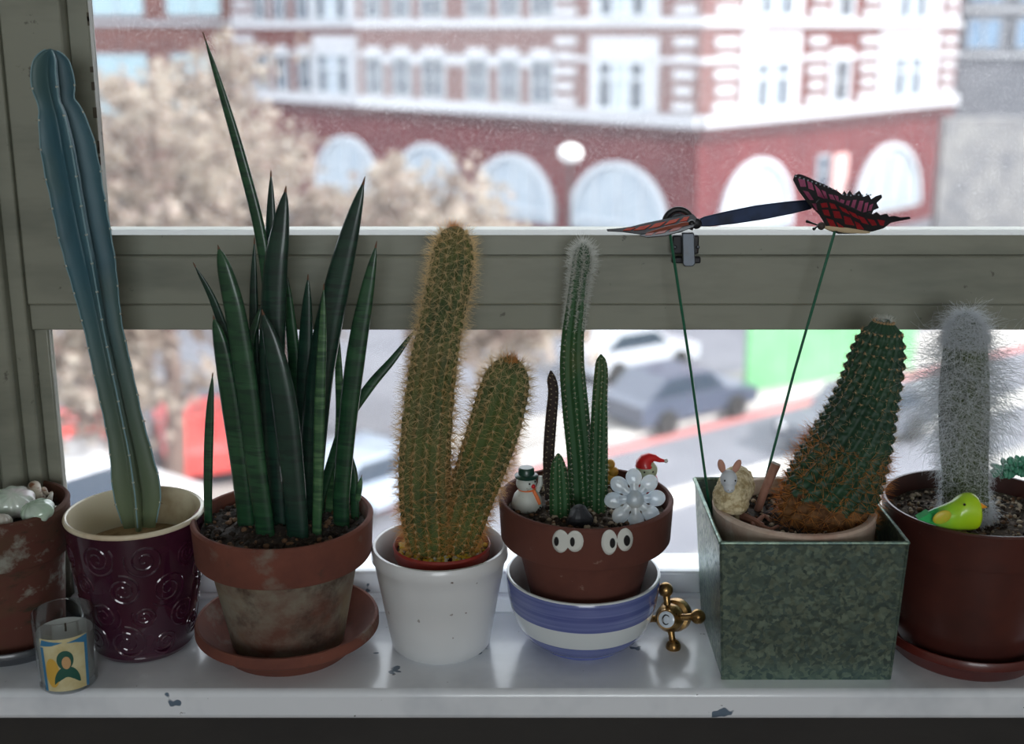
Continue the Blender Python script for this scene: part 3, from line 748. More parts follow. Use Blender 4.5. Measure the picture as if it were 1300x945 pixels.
MB().lathe(prof + [(RB - 0.0003, zB - 0.0035)], (cB.x, cB.y, 0), 80).build('pot', purple, tB)
zsB = zB - 0.030
lip = [(RB - 0.0004, zB - 0.0037), (RB, zB - 0.0022), (RB - 0.0008, zB - 0.0005), (RB - 0.002, zB), (RB - 0.0032, zB - 0.0006), (RB - 0.004, zB - 0.003), (RB - 0.006, zsB - 0.004), (rB - 0.004, 0.006), (0, 0.006)]
MB().lathe(lip, (cB.x, cB.y, 0), 80).build('cream_lining', cream, tB)
soil_mesh(cB, rprof(zsB) - 0.0055, zsB, 0.001, 8).build('soil', mat('sandy_dry_soil', (150, 126, 92), 0.95, layers=[(90, 4, 0.45, 0.7, (116, 92, 62), U)], bump=(220, 0.6, 0.002)), tB)
def swirl(ph0, z0, r, turns, sgn):
    pts = []
    for k in range(60):
        t = k / 59; a = sgn * turns * 2 * math.pi * t + ph0 * 3; w_ = r * (1 - 0.9 * t)
        z = z0 + w_ * math.sin(a); R_ = rprof(max(z, 0.012)) + 0.0002; ph = ph0 + w_ * math.cos(a) / R_
        R_ -= 0.0007; pts.append((cB.x + R_ * math.cos(ph), cB.y + R_ * math.sin(ph), z))
    MB().tube(pts, np.linspace(0.0012, 0.0009, 60), 6).build('swirl_relief', purple, tB)
k = 0
for zz_, off in ((0.020, 0), (0.042, 0.35), (0.066, 0.05), (0.090, 0.4)):
    for j in range(9):
        ph = -math.pi / 2 + off + (j - 4) * 0.70
        if zz_ + 0.012 < zB - 0.004: swirl(ph, zz_ + 0.003 * math.sin(j * 2.3), 0.0125 + 0.003 * math.sin(j * 1.7 + zz_ * 90), 2.4, 1 if (j + k) % 2 else -1); 
    k += 1
blue_skin = mat('blue_cactus_skin', (62, 100, 112), 0.5, layers=[(14, 4, 0.42, 0.68, (44, 76, 86), (1, 1, 0.4)), (10, 3, 0.48, 0.7, (88, 104, 84), (1, 1, 0.5))], sss=0.08, zgrad=(0.11, 0.30, (98, 112, 84)))
dB = [(178, 668, 20), (177, 650, 25), (175, 622, 30), (171, 598, 29), (166, 570, 26), (158, 535, 24), (149, 495, 24), (141, 460, 24), (131, 415, 24), (123, 375, 27), (114, 330, 31), (105, 290, 33), (96, 245, 34), (88, 205, 35), (81, 170, 33), (75, 145, 28), (70, 130, 24), (66, 110, 27), (64, 92, 27), (64, 76, 22), (64, 66, 12), (64, 62, 1)]
P, R = column(dB, YB, 110)
V, f, fr, s = ribbed(P, R, 5, 0.66, 1.25, 0.45, tub=0.014, pitch=0.021, per=12, ref=(0.15, -1, 0))
stB = MB().add(V, f).build('stem', blue_skin, tB, angle=50)
ar = areoles(fr, s, 5, 0.45, 0.021, 0.021, s[-1] * 0.985, phase=False)
mb = MB()
for (p, nn, tt, u) in ar: mb.ball(p - nn * 0.0002, 0.0011, 6, 4)
stuff(mb.build('areole_dots', mat('pale_areole', (190, 190, 176), 0.9), stB))
V, f = spines(ar, 4, 0.0015, 0.0035, 0.5, 0.00022); stuff(raw('spines', V, f, mat('brown_spine', (96, 76, 60), 0.6), stB))
# pale waxy edge along every rib
P_, T_, N_, B_, R_ = fr
edge = mat('pale_rib_edge', (116, 148, 156), 0.5)
for kk in range(5):
    pts = []
    for i in range(2, len(s) - 3):
        ph = 2 * math.pi * kk / 5 + 0.45 * s[i] / s[-1]; pts.append(P_[i] + (math.cos(ph) * N_[i] + math.sin(ph) * B_[i]) * R_[i] * (1.0 + 0.014 * math.cos(2 * math.pi * s[i] / 0.021)))
    MB().tube(pts, 0.0006, 5).build('rib_edge', edge, stB)

# ================================================================== 3 votive candle
cV = base(88, 866)
zV = at(81, 776, cV.y).z; RV = 39.5 * mpp(cV.y, zV); rV = RV * 0.90
tV = thing('votive_candle', 'glass votive candle with printed picture label before the purple pot', 'candle', (cV.x, cV.y, 0))
clear = bpy.data.materials.new('clear_glass'); clear.use_nodes = True
nt = clear.node_tree; bb = nt.nodes['Principled BSDF']; bb.inputs['Roughness'].default_value = 0.03
g1 = nt.nodes.new('ShaderNodeBsdfTransparent'); g1.inputs[0].default_value = (0.965, 0.98, 0.98, 1)
g2 = nt.nodes.new('ShaderNodeBsdfGlossy'); g2.inputs['Roughness'].default_value = 0.03
lw = nt.nodes.new('ShaderNodeLayerWeight'); lw.inputs[0].default_value = 0.30
sc2 = nt.nodes.new('ShaderNodeMath'); sc2.operation = 'MULTIPLY'; sc2.inputs[1].default_value = 0.5; nt.links.new(lw.outputs['Fresnel'], sc2.inputs[0])
ms = nt.nodes.new('ShaderNodeMixShader'); nt.links.new(sc2.outputs[0], ms.inputs[0]); nt.links.new(g1.outputs[0], ms.inputs[1]); nt.links.new(g2.outputs[0], ms.inputs[2])
nt.links.new(ms.outputs[0], nt.nodes['Material Output'].inputs[0])
rv = lambda z: rV + (RV - rV) * z / zV
MB().lathe([(0, 0.0), (rV - 0.002, 0.0), (rV, 0.002), (rv(zV * 0.5), zV * 0.5), (RV - 0.0003, zV - 0.001), (RV - 0.0008, zV), (RV - 0.0014, zV), (RV - 0.0018, zV - 0.001), (rV - 0.0016, 0.006), (0, 0.006)], (cV.x, cV.y, 0), 56).build('glass', clear, tV)
wax = mat('candle_wax', (188, 194, 192), 0.45, sss=0.2)
zw = zV * 0.74
MB().lathe([(0, 0.0065), (rV - 0.0021, 0.0065), (rv(zw) - 0.0021, zw), (rv(zw) - 0.006, zw - 0.001), (0, zw - 0.0012)], (cV.x, cV.y, 0), 48).build('wax', wax, tV)
MB().tube([(cV.x + 0.001, cV.y, zw - 0.003), (cV.x + 0.0012, cV.y, zw + 0.002), (cV.x + 0.001, cV.y + 0.0003, zw + 0.005)], 0.0007, 6).build('wick', mat('burnt_wick', (60, 52, 44), 0.9), tV)
def wrap(poly, off, name, m, parent, n=1):          # flat print wrapped on the glass: (angle, z) outline
    c_ = np.mean(poly, axis=0); v = []; f = []; k = len(poly); rings = 4
    for i in range(rings + 1):
        for (a, z) in poly:
            a2, z2 = c_[0] + (a - c_[0]) * i / rings, c_[1] + (z - c_[1]) * i / rings
            r_ = rv(z2) + off; v.append((cV.x + r_ * math.cos(a2), cV.y + r_ * math.sin(a2), z2))
    for i in range(rings):
        for j in range(k): f.append((i*k + j, i*k + (j+1) % k, (i+1)*k + (j+1) % k, (i+1)*k + j))
    return MB().add(v, f).build(name, m, parent)
a0 = -math.pi / 2 + 0.30; hw = 0.78; z0, z1 = 0.004, zV * 0.80
def dens(poly, n=10):
    out = []
    for i in range(len(poly)):
        p, q = np.array(poly[i]), np.array(poly[(i + 1) % len(poly)])
        out += [tuple(p + (q - p) * t / n) for t in range(n)]
    return out
def lab(x, y): return (a0 + hw * x, z0 + (z1 - z0) * y)
lb = wrap(dens([lab(-1, 0), lab(1, 0), lab(1, 1), lab(-1, 1)]), 0.0003, 'label', mat('label_cream', (206, 198, 158), 0.5, layers=[(60, 3, 0.4, 0.7, (190, 176, 128), U)]), tV)
wrap(dens([lab(-1, 0.86), lab(-0.9, 0.98), lab(0.0, 0.94), lab(-0.5, 0.88)]), 0.0005, 'label_corner', mat('label_blue', (58, 120, 160), 0.5), lb)
wrap(dens([lab(0.1, 0.92), lab(1, 0.99), lab(1, 0.82), lab(0.5, 0.9)]), 0.0005, 'label_corner', MATS['label_blue'], lb)
wrap(dens([lab(0.86, 0.0), lab(1, 0.0), lab(1, 0.84), lab(0.86, 0.84)]), 0.0005, 'label_border', MATS['label_blue'], lb)
wrap(dens([lab(-1, 0.0), lab(-0.86, 0.0), lab(-0.86, 0.84), lab(-1, 0.84)]), 0.0005, 'label_border', MATS['label_blue'], lb)
wrap([lab(-0.55 + 0.3 * math.cos(q), 0.36 + 0.28 * math.sin(q)) for q in np.linspace(0, 6.28, 25)[:-1]], 0.0005, 'label_gold_patch', mat('label_gold', (204, 164, 72), 0.45), lb)
wrap([lab(0.05 + 0.55 * math.cos(q), 0.14 + 0.34 * math.sin(q)) for q in np.linspace(0, math.pi, 21)] , 0.0006, 'label_green_patch', mat('label_green', (34, 84, 72), 0.5), lb)
wrap([lab(0.02 + 0.34 * math.cos(q), 0.60 + 0.18 * math.sin(q)) for q in np.linspace(0, 6.28, 25)[:-1]], 0.0006, 'label_green_patch', MATS['label_green'], lb)
wrap([lab(0.06 + 0.18 * math.cos(q), 0.55 + 0.12 * math.sin(q)) for q in np.linspace(0, 6.28, 25)[:-1]], 0.0008, 'label_tan_patch', mat('label_tan', (196, 156, 110), 0.5), lb)

# ================================================================== 4 snake plant in clay pot on saucer
cC = base(367, 819); YC = cC.y
zC = at(362, 652, YC).z; RC = 114.5 * mpp(YC, zC); rC = 70 * mpp(YC, 0.01)
o = saucer_mesh(cC, 0.0525, 115 * mpp(YC, 0.02), 0.026, 0.004).build('plant_saucer', terra, None)
tag(o, 'wide terracotta saucer under the snake plant pot', 'saucer')
tC = thing('potted_snake_plant', 'snake plant with spear shaped dark green leaves in a limed terracotta pot', 'potted plant', (cC.x, cC.y, 0.0045))
zsC = zC - 0.010
def two_tone(o, lower, zcut):       # the wall below the rim band is crusted with lime
    o.data.materials.append(lower)
    for p in o.data.polygons:
        if p.center.z < zcut: p.material_index = 1
two_tone(clay_pot(cC, rC, RC, zC, 0.033, z0=0.0046, step=0.006).build('pot', terra, tC), terra_lime, zC - 0.0335)
soil_mesh(cC, RC - 0.007, zsC, 0.0035, 1, 0.004).build('soil', soilm, tC)
grains('soil_crumbs', cC, RC - 0.010, zsC + 0.002, 420, 0.0010, 0.0030, [soilm, grit_dark, grit_dark, grit_mid], tC, seed=4)
def leaf_mat(name, c1, c2, c3):
    return mat(name, c1, 0.38, layers=[(20, 3, 0.46, 0.56, c2, (0.35, 0.35, 3.2)), (120, 2, 0.5, 0.62, c3, (0.3, 0.3, 2.2))], coat=0.25)
lf_dark = leaf_mat('snake_leaf_dark', (20, 50, 40), (26, 60, 46), (17, 42, 35))
lf_mid = leaf_mat('snake_leaf_mid', (28, 68, 42), (40, 82, 52), (22, 54, 38))
lf_light = leaf_mat('snake_leaf_banded', (54, 94, 58), (34, 70, 46), (80, 116, 76))
tipm = mat('dry_leaf_tip', (108, 78, 60), 0.8)
leaves = [  # base->tip pixel path, max half width, depth offset at base and tip, material
    ([(347, 650), (346, 520), (343, 400), (331, 300), (306, 200), (281, 115), (258, 42)], 8.0, 0.012, 0.030, lf_mid),
    ([(346, 648), (345, 520), (344, 380), (344, 290), (344, 218)], 9.5, 0.018, 0.028, lf_dark),
    ([(352, 662), (347, 560), (345, 460), (349, 350), (356, 290), (363, 238)], 17.5, -0.004, 0.004, lf_dark),
    ([(392, 655), (398, 560), (407, 470), (424, 380), (443, 300), (463, 226)], 18.5, 0.006, 0.006, lf_dark),
    ([(432, 642), (441, 540), (452, 450), (464, 380), (478, 308)], 13.0, -0.004, 0.000, lf_mid),
    ([(404, 645), (420, 590), (440, 535), (470, 490), (500, 455), (530, 415)], 7.0, 0.016, 0.026, lf_mid),
    ([(337, 676), (325, 590), (313, 490), (299, 400), (286, 345), (277, 313)], 15.5, -0.022, -0.016, lf_mid),
    ([(326, 640), (312, 540), (296, 460), (272, 385), (246, 335)], 7.0, 0.012, 0.010, lf_dark),
    ([(312, 655), (303, 580), (293, 510), (281, 440), (271, 402)], 14.0, -0.006, -0.006, lf_mid),
    ([(378, 678), (371, 600), (362, 520), (349, 450), (333, 395)], 17.5, -0.028, -0.020, lf_dark),
    ([(386, 648), (386, 560), (387, 480), (389, 410), (391, 350)], 11.0, 0.014, 0.016, lf_dark),
    ([(402, 678), (404, 600), (406, 510), (409, 430), (411, 362)], 7.5, -0.026, -0.020, lf_light),
    ([(264, 656), (264, 610), (265, 560), (267, 515), (270, 475)], 6.5, -0.002, 0.000, lf_mid),
    ([(417, 646), (427, 590), (432, 530), (430, 470), (428, 405)], 6.5, 0.020, 0.022, lf_light),
    ([(337, 648), (330, 560), (324, 470), (322, 380), (323, 303)], 7.5, 0.022, 0.030, lf_dark),
    ([(366, 650), (374, 560), (374, 470), (368, 400), (362, 340)], 9.0, 0.018, 0.020, lf_mid),
    ([(450, 634), (448, 605), (442, 580), (436, 556)], 7.0, 0.010, 0.014, lf_mid),
    ([(454, 636), (456, 622), (459, 605)], 4.0, 0.002, 0.002, lf_light),
    ([(316, 600), (318, 520), (318, 440), (325, 410), (332, 388)], 6.0, 0.006, 0.010, lf_mid),
]
for (pp, hw_, d0, d1, lm) in leaves:
    S = spline([(x, y) for x, y in pp], 36); n = len(S)
    pts = []; rad = []
    for i, (x, y) in enumerate(S):
        t = i / (n - 1); Yl = YC + d0 + (d1 - d0) * t
        p = at(x, y, Yl); pts.append(p)
        prof_ = min(1.0, 0.84 + 0.35 * t) * (1 - max(0, (t - 0.30) / 0.70) ** 2.9) ** 0.82 * (0.25 + 0.75 * min(1, (1 - t) / 0.06) ** 0.5)
        rad.append(max(hw_ * prof_ * mpp(Yl, p.z), 0.0003))
    if pts[0].z > zsC - 0.004 and len(pp) > 3 and pp[0][1] > 620: pts[0].z = zsC - 0.004
    def sec(ph, i):                # crescent section: a channel along the front
        return 1 - 0.35 * np.clip(np.cos(ph - math.pi), 0, 1) ** 2
    V, f, _ = sweep(pts, rad, 14, flat=0.62, ref=(0.25, 1, 0), sec=sec)
    lo = MB().add(V, f).build('leaf', lm, tC, angle=60)
    mb = MB(); mb.tube([pts[-1] - (pts[-1] - pts[-2]) * 0.8, pts[-1], pts[-1] + (pts[-1] - pts[-2]).normalized() * 0.0012], [rad[-2] * 0.8 + 0.0002, 0.0005, 0.0002], 6)
    mb.build('dry_tip', tipm, lo)

# ================================================================== 5 white pot, plastic pot and golden cactus
cD = base(560, 816); YD = cD.y
zD = at(557, 690, YD).z; RD = 86 * mpp(YD, zD); rD = 62 * mpp(YD, 0.0)
whiteg = mat('white_glaze', (222, 224, 226), 0.28, layers=[(120, 2, 0.74, 0.76, (96, 72, 60), U), (8, 3, 0.5, 0.8, (206, 208, 210), U)], coat=0.35)
p = [(0, 0.0), (rD - 0.003, 0.0), (rD, 0.003)] + [(rD + (RD - rD) * t, 0.003 + (zD - 0.006) * t) for t in np.linspace(0.1, 0.88, 8)]
p += [(RD + 0.0006, zD - 0.009), (RD, zD - 0.002), (RD - 0.001, zD), (RD - 0.003, zD), (RD - 0.004, zD - 0.002), (RD - 0.0045, zD - 0.01), (rD - 0.004, 0.006), (0, 0.006)]
o = MB().lathe(p, (cD.x, cD.y, 0), 80).build('cache_pot', whiteg); tag(o, 'white glazed ceramic pot holding the golden spined cactus', 'pot')
zP = zD + 0.001; RP = 62 * mpp(YD, zP); cP = Vector((at(561, 690, YD).x, YD, 0))
tD = thing('potted_golden_cactus', 'two stemmed golden spined cactus in a small red plastic pot', 'cactus', (cP.x, cP.y, 0.0062))
redp = mat('red_plastic', (150, 52, 42), 0.35, layers=[(20, 3, 0.4, 0.7, (128, 44, 38), U)], coat=0.2)
clay_pot(cP, RP * 0.70, RP, zP, 0.011, th=0.0018, step=0.0015, z0=0.0062).build('pot', redp, tD)
zsP = zP - 0.006
soil_mesh(cP, RP - 0.003, zsP, 0.0015, 11).build('soil', soil_grey, tD)
yel = mat('yellow_pebble', (226, 196, 60), 0.6); whp = mat('white_pebble', (214, 218, 208), 0.6); ylw = mat('pale_yellow_pebble', (222, 210, 130), 0.6)
grains('pebbles', cP, RP - 0.004, zsP + 0.001, 330, 0.0012, 0.0022, [yel, whp, ylw, yel], tD, r0=RP * 0.45, seed=9)
gold_skin = mat('golden_cactus_skin', (76, 94, 44), 0.7, layers=[(30, 4, 0.42, 0.66, (50, 66, 36), U), (9, 3, 0.45, 0.62, (112, 104, 60), (1, 1, 0.5))], sss=0.05)
gold_sp = mat('golden_spine', (232, 214, 176), 0.5, layers=[(16, 3, 0.5, 0.7, (222, 190, 132), U)], transl=((252, 234, 196), 0.5), zgrad=(0.095, 0.20, (222, 160, 84)))
wool = mat('areole_wool', (184, 166, 130), 0.95)
def golden(dat, dy0, dy1, nr, label=None):
    P, R = column(dat, YD, 90); P = shift_depth(P, dy0, dy1)
    V, f, fr, s = ribbed(P, R, nr, 0.13, 0.9, 0.25, tub=0.025, pitch=0.0062, per=6)
    st = MB().add(V, f).build('stem', gold_skin, tD, angle=60)
    ar = areoles(fr, s, nr, 0.25, 0.0062, 0.003, s[-1] * 0.99)
    mb = MB()
    for (p_, nn, tt, u) in ar: mb.ball(p_ - nn * 0.0003, 0.0011, 5, 4)
    stuff(mb.build('areole_wool', wool, st))
    V, f = spines(ar, 20, 0.004, 0.0115, 0.85, 0.00014, up=0.05); stuff(raw('spines', V, f, gold_sp, st))
    top = [(P[-1] + rng.uniform(-1, 1, size=3) * np.array((0.005, 0.005, 0.0006)) - np.array((0, 0, 0.002)), np.array((0, 0, 1.0)), np.array((0, 0, 1.0)), 1) for _ in range(30)]
    V, f = spines(top, 6, 0.004, 0.0095, 0.8, 0.00012); stuff(raw('crown_spines', V, f, mat('orange_spine', (224, 176, 112), 0.5, transl=((240, 190, 124), 0.5)), st))
golden([(548, 702, 26), (545, 670, 32), (541, 630, 34), (540, 580, 33.5), (544, 520, 32), (551, 460, 30), (560, 410, 28), (570, 360, 28), (575, 325, 26.5), (577, 302, 21), (578, 290, 11), (578, 286, 1)], -0.006, -0.002, 14)
golden([(580, 704, 20), (586, 670, 27), (599, 625, 30), (614, 580, 32), (627, 540, 33), (639, 495, 32), (645, 470, 27), (648, 455, 15), (649, 449, 1)], -0.004, -0.014, 13)

# ================================================================== 6 striped bowl, clay pot with eyes, green cactus
cE = base(739, 812); YE = cE.y
zE = at(738, 724, YE).z; RE = 97.5 * mpp(YE, zE); rE = 0.034
p = [(0, 0.003), (rE - 0.004, 0.003), (rE - 0.003, 0.0), (rE, 0.0), (rE + 0.001, 0.004)]
for t in np.linspace(0.08, 1, 16):
    p.append((rE + 0.001 + (RE - rE - 0.001) * math.sin(t * math.pi / 2) ** 0.92, 0.004 + (zE - 0.005) * (1 - math.cos(t * math.pi / 2)) ** 0.92))
p += [(RE - 0.0008, zE), (RE - 0.0022, zE), (RE - 0.003, zE - 0.002)]
for t in np.linspace(0.92, 0.1, 10):
    p.append((rE + (RE - rE - 0.003) * math.sin(t * math.pi / 2) ** 0.92, 0.008 + (zE - 0.009) * (1 - math.cos(t * math.pi / 2)) ** 0.92))
p.append((0, 0.008))
bwhite = mat('bowl_white_glaze', (214, 220, 222), 0.2, coat=0.5)
bblue = mat('bowl_blue_glaze', (108, 118, 172), 0.2, layers=[(30, 4, 0.42, 0.66, (84, 94, 152), (0.15, 0.15, 8)), (50, 3, 0.55, 0.7, (136, 146, 196), (0.1, 0.1, 10))], coat=0.5)
o = MB().lathe(p, (cE.x, cE.y, 0), 80).build('striped_bowl', [bwhite, bblue])
o.data.materials.clear(); o.data.materials.append(bwhite); o.data.materials.append(bblue)
for q in o.data.polygons:
    c = q.center; out_ = Vector((c.x - cE.x, c.y - cE.y, 0)).dot(q.normal) > 0
    if out_ and (zE * 0.56 < c.z < zE - 0.0018 or c.z < zE * 0.33): q.material_index = 1
tag(o, 'blue and white striped bowl under the clay pot with cartoon eyes', 'bowl')
zF = at(746, 629, YE).z; RF = 111 * mpp(YE, zF); cF = Vector((at(746, 629, YE).x * 0.5 + cE.x * 0.5, YE, 0)); rF = 0.037; z0F = 0.016
tF = thing('potted_green_cactus', 'cluster of slim green cactus stems in a clay pot with eye stickers', 'cactus', (cF.x, cF.y, z0F))
bandF = 0.034
clay_pot(cF, rF, RF, zF, bandF, z0=z0F, step=0.006).build('pot', terra_dark, tF)
zsF = zF - 0.012
soil_mesh(cF, RF - 0.007, zsF, 0.0025, 17).build('soil', soil_grey, tF)
grains('soil_grit', cF, RF - 0.009, zsF + 0.001, 380, 0.0008, 0.0026, GR, tF, seed=14)
stick_w = mat('sticker_white', (216, 218, 212), 0.5); stick_b = mat('sticker_black', (16, 17, 20), 0.5)
def on_rim(px, py, off=0.0005):     # pixel -> (angle, z) on the rim band
    lo, hi = zF - bandF, zF; Rm = RF - 0.001
    r = ray(px, py); a = r.x**2 + r.y**2; b = -2*(r.x*cF.x + r.y*cF.y); c = cF.x**2 + cF.y**2 - Rm**2
    k = (-b - math.sqrt(max(b*b - 4*a*c, 0))) / (2*a)
    q = Vector((0, 0, H)) + r * k
    return math.atan2(q.y - cF.y, q.x - cF.x), q.z
def rimr(z): return RF - 0.006 * 0.3 * (1 - (z - (zF - bandF)) / bandF) 
def decal(poly, off, name, m, parent):
    c_ = np.mean(np.array(poly), axis=0); v = []; f = []; k = len(poly); rings = 4
    for i in range(rings + 1):
        for (a, z) in poly:
            a2, z2 = c_[0] + (a - c_[0]) * i / rings, c_[1] + (z - c_[1]) * i / rings
            r_ = rimr(z2) * 1.0022 + off; v.append((cF.x + r_ * math.cos(a2), cF.y + r_ * math.sin(a2), z2))
    for i in range(rings):
        for j in range(k): f.append((i*k + j, i*k + (j+1) % k, (i+1)*k + (j+1) % k, (i+1)*k + j))
    o = MB().add(v, f).build(name, m, parent); md = o.modifiers.new('thick', 'SOLIDIFY'); md.thickness = 0.0003; md.offset = 1
    return o
for (e1, e2, pu) in (((712, 687, 10.5, 15), (730, 687, 11, 14), ((707, 687, 3, 6), (727, 687.5, 3, 6))), ((773, 688, 10, 16.5), (793, 685, 10, 15), ((777, 689, 3.5, 6.5), (795, 686, 4, 7)))):
    mx, my = (e1[0] + e2[0]) / 2, (e1[1] + e2[1]) / 2; poly = []
    for q in np.linspace(0, 2 * math.pi, 61)[:-1]:
        best = 0
        for rr in np.linspace(2, 30, 113):
            x, y = mx + rr * math.cos(q), my + rr * math.sin(q)
            if any(((x - e[0]) / e[2])**2 + ((y - e[1]) / e[3])**2 <= 1 for e in (e1, e2)): best = rr
        poly.append(on_rim(mx + best * math.cos(q), my + best * math.sin(q)))
    st = decal(poly, 0.0002, 'eye_sticker', stick_w, tF)
    for (x, y, a, b) in pu:
        decal([on_rim(x + a * math.cos(q), y + b * math.sin(q)) for q in np.linspace(0, 2*math.pi, 21)[:-1]], 0.0007, 'pupil', stick_b, st)
green_skin = mat('green_cactus_skin', (44, 88, 46), 0.6, layers=[(30, 4, 0.42, 0.66, (34, 76, 42), (1, 1, 0.4)), (12, 3, 0.52, 0.68, (96, 104, 62), (1, 1, 0.6))], sss=0.05)
brown_skin = mat('dried_cactus_skin', (58, 46, 42), 0.85, layers=[(40, 4, 0.4, 0.7, (40, 32, 30), U)])
white_sp = mat('white_spine', (228, 230, 226), 0.6, transl=((240, 240, 236), 0.5))
grey_sp = mat('grey_spine', (168, 158, 142), 0.6)
def green(dat, dy0, dy1, nr, skin, spm, per, l0, l1, top_hair=False, dep=0.22):
    P, R = column(dat, YE, 80); P = shift_depth(P, dy0, dy1)
    V, f, fr, s = ribbed(P, R, nr, dep, 0.9, 0.1, per=7)
    st = MB().add(V, f).build('stem', skin, tF, angle=60)
    ar = areoles(fr, s, nr, 0.1, 0.0042, 0.004, s[-1] * 0.99)
    mb = MB()
    for (p_, nn, tt, u) in ar: mb.ball(p_ - nn * 0.0002, 0.0005, 5, 4)
    stuff(mb.build('areole_wool', wool, st))
    V, f = spines(ar, per, l0, l1, 0.7, 0.0001); stuff(raw('spines', V, f, spm, st))
    if top_hair:
        arT = [a for a in areoles(fr, s, nr, 0.1, 0.0022, s[-1] * 0.70, s[-1] * 0.999)]
        V, f = spines(arT, 18, 0.003, 0.0105, 0.75, 0.00019, up=0.15, k=3, lenf=lambda u: 0.2 + 0.8 * max(0, (u - 0.68) / 0.32)); stuff(raw('white_hair', V, f, white_sp, st))
green([(742, 662, 15), (740, 630, 17), (737, 580, 17), (731, 520, 17), (727, 470, 16), (728, 430, 14.5), (732, 395, 13), (736, 360, 12), (740, 335, 12.5), (741, 322, 10), (741, 315, 5), (741, 313, 1)], 0.006, 0.012, 8, green_skin, white_sp, 7, 0.001, 0.0032, True)
green([(759, 660, 10), (759, 620, 12), (760, 560, 11.5), (761, 510, 10), (763, 475, 9), (763, 458, 6.5), (763, 450, 1)], -0.004, 0.0, 8, green_skin, white_sp, 5, 0.001, 0.003)
green([(711, 664, 11), (710, 640, 13), (709, 610, 12), (708, 585, 9.5), (708, 573, 5), (708, 568, 1)], -0.014, -0.014, 8, green_skin, white_sp, 4, 0.0008, 0.002)
green([(699, 640, 7), (697, 590, 7.5), (700, 540, 7.5), (703, 505, 7), (701, 488, 6), (700, 477, 1)], 0.010, 0.014, 7, brown_skin, grey_sp, 5, 0.001, 0.003, dep=0.15)
def blob(name, c, r, m, seed, amp=0.35, freq=90, parent=None, seg=20, ring=14, facet=False):
    mb = MB().ball((0, 0, 0), r, seg, ring); v = []
    for p_ in mb.v:
        q = Vector(p_); k = 1 + amp * noise.noise(q * freq + Vector((seed, seed * 2.1, 0)))
        v.append(Vector(c) + q * k)
    mb.v = [tuple(x) for x in v]
    return mb.build(name, m, parent, smooth=not facet)
def sF(px, py, dz=0.0): return atz(px, py, zsF + dz)
q = sF(736, 658, 0.006); tag(blob('rock', q, (0.010, 0.007, 0.009), mat('dark_rock', (44, 46, 52), 0.45, layers=[(60, 3, 0.55, 0.7, (120, 124, 130), U)]), 3, 0.6, 80, facet=True), 'dark rock chunk at the foot of the green cactus', 'rock')

# snowman ornament
q = sF(669, 646)
tS = thing('snowman_figurine', 'tiny snowman figurine in green hat standing in the eye sticker pot', 'figurine', q)
k = mpp(q.y, q.z); snow = mat('snowman_white', (206, 210, 204), 0.5, layers=[(140, 3, 0.6, 0.7, (150, 146, 136), U)])
MB().lathe([(0, 0), (17*k, 0), (19.5*k, 4*k), (19*k, 12*k), (16*k, 20*k), (11*k, 26*k), (9*k, 28*k), (0, 29*k)], q, 28).build('body', snow, tS)
hd_ = Vector(q) + Vector((-1*k, -1*k, 35*k))
he = MB().ball(hd_, (13*k, 13*k, 11.5*k), 24, 14).build('head', snow, tS)
grn = mat('hat_green', (28, 66, 56), 0.35, coat=0.3); org = mat('scarf_orange', (232, 120, 60), 0.5); redm = mat('bead_red', (206, 34, 40), 0.35)
MB().lathe([(0, 44*k), (14.5*k, 43*k), (15*k, 45.5*k), (13*k, 47*k), (10.5*k, 47.5*k), (10*k, 54*k), (8.5*k, 56*k), (0, 56.5*k)], (hd_.x, hd_.y, q.z), 28).build('hat', grn, tS)
MB().lathe([(9*k, 25*k), (11.5*k, 26.5*k), (11.5*k, 28.5*k), (9*k, 30*k)], q, 24).build('scarf', org, tS)
MB().tube([Vector(q) + Vector((8*k, -9*k, 28*k)), Vector(q) + Vector((13*k, -13*k, 19*k)), Vector(q) + Vector((16*k, -13*k, 11*k))], [2*k, 2.4*k, 2*k], 8, flat=0.5).build('scarf_end', org, tS)
MB().ball(hd_ + Vector((8.5*k, -9.5*k, -1*k)), 3*k, 10, 8).build('nose', redm, he)
blk = mat('bead_black', (14, 14, 16), 0.3)
for (ex, ez) in ((4, 3), (11, 4)):
    MB().ball(hd_ + Vector((ex*k, -math.sqrt(max(13**2 - ex**2 - 10, 1))*k*0.98, ez*k)), 1.3*k, 8, 6).build('eye', blk, he)
for (bx, bz) in ((12, 20), (15, 13), (16.5, 6)):
    MB().ball(Vector(q) + Vector((bx*k, -11*k, bz*k)), 1.3*k, 8, 6).build('button', blk, tS)
MB().tube([Vector(q) + Vector((13*k, 4*k, 22*k)), Vector(q) + Vector((17*k, 5*k, 32*k)), Vector(q) + Vector((17*k, 5*k, 42*k))], [3.2*k, 3.4*k, 2.6*k], 10).build('arm', snow, tS)

# figure with a red cap behind the glass flower
q = sF(822, 627); k = mpp(q.y, q.z)
tN = thing('capped_figurine', 'little pale figurine in red pointed cap behind the glass flower', 'figurine', q)
pale = mat('pale_green_glass', (198, 206, 176), 0.3, layers=[(80, 3, 0.4, 0.7, (176, 186, 150), U)])
MB().lathe([(0, 0), (14*k, 0), (15*k, 8*k), (13*k, 18*k), (11*k, 24*k), (0, 26*k)], q, 24).build('body', mat('red_coat', (176, 34, 38), 0.4), tN)
hd_ = Vector(q) + Vector((-2*k, 0, 32*k)); he = MB().ball(hd_, (14*k, 12*k, 13*k), 22, 14).build('head', pale, tN)
MB().ball(hd_ + Vector((7*k, -10*k, 1*k)), 1.3*k, 8, 6).build('eye', blk, he)
MB().ball(hd_ + Vector((-4*k, -11.5*k, 1*k)), 1.3*k, 8, 6).build('eye', blk, he)
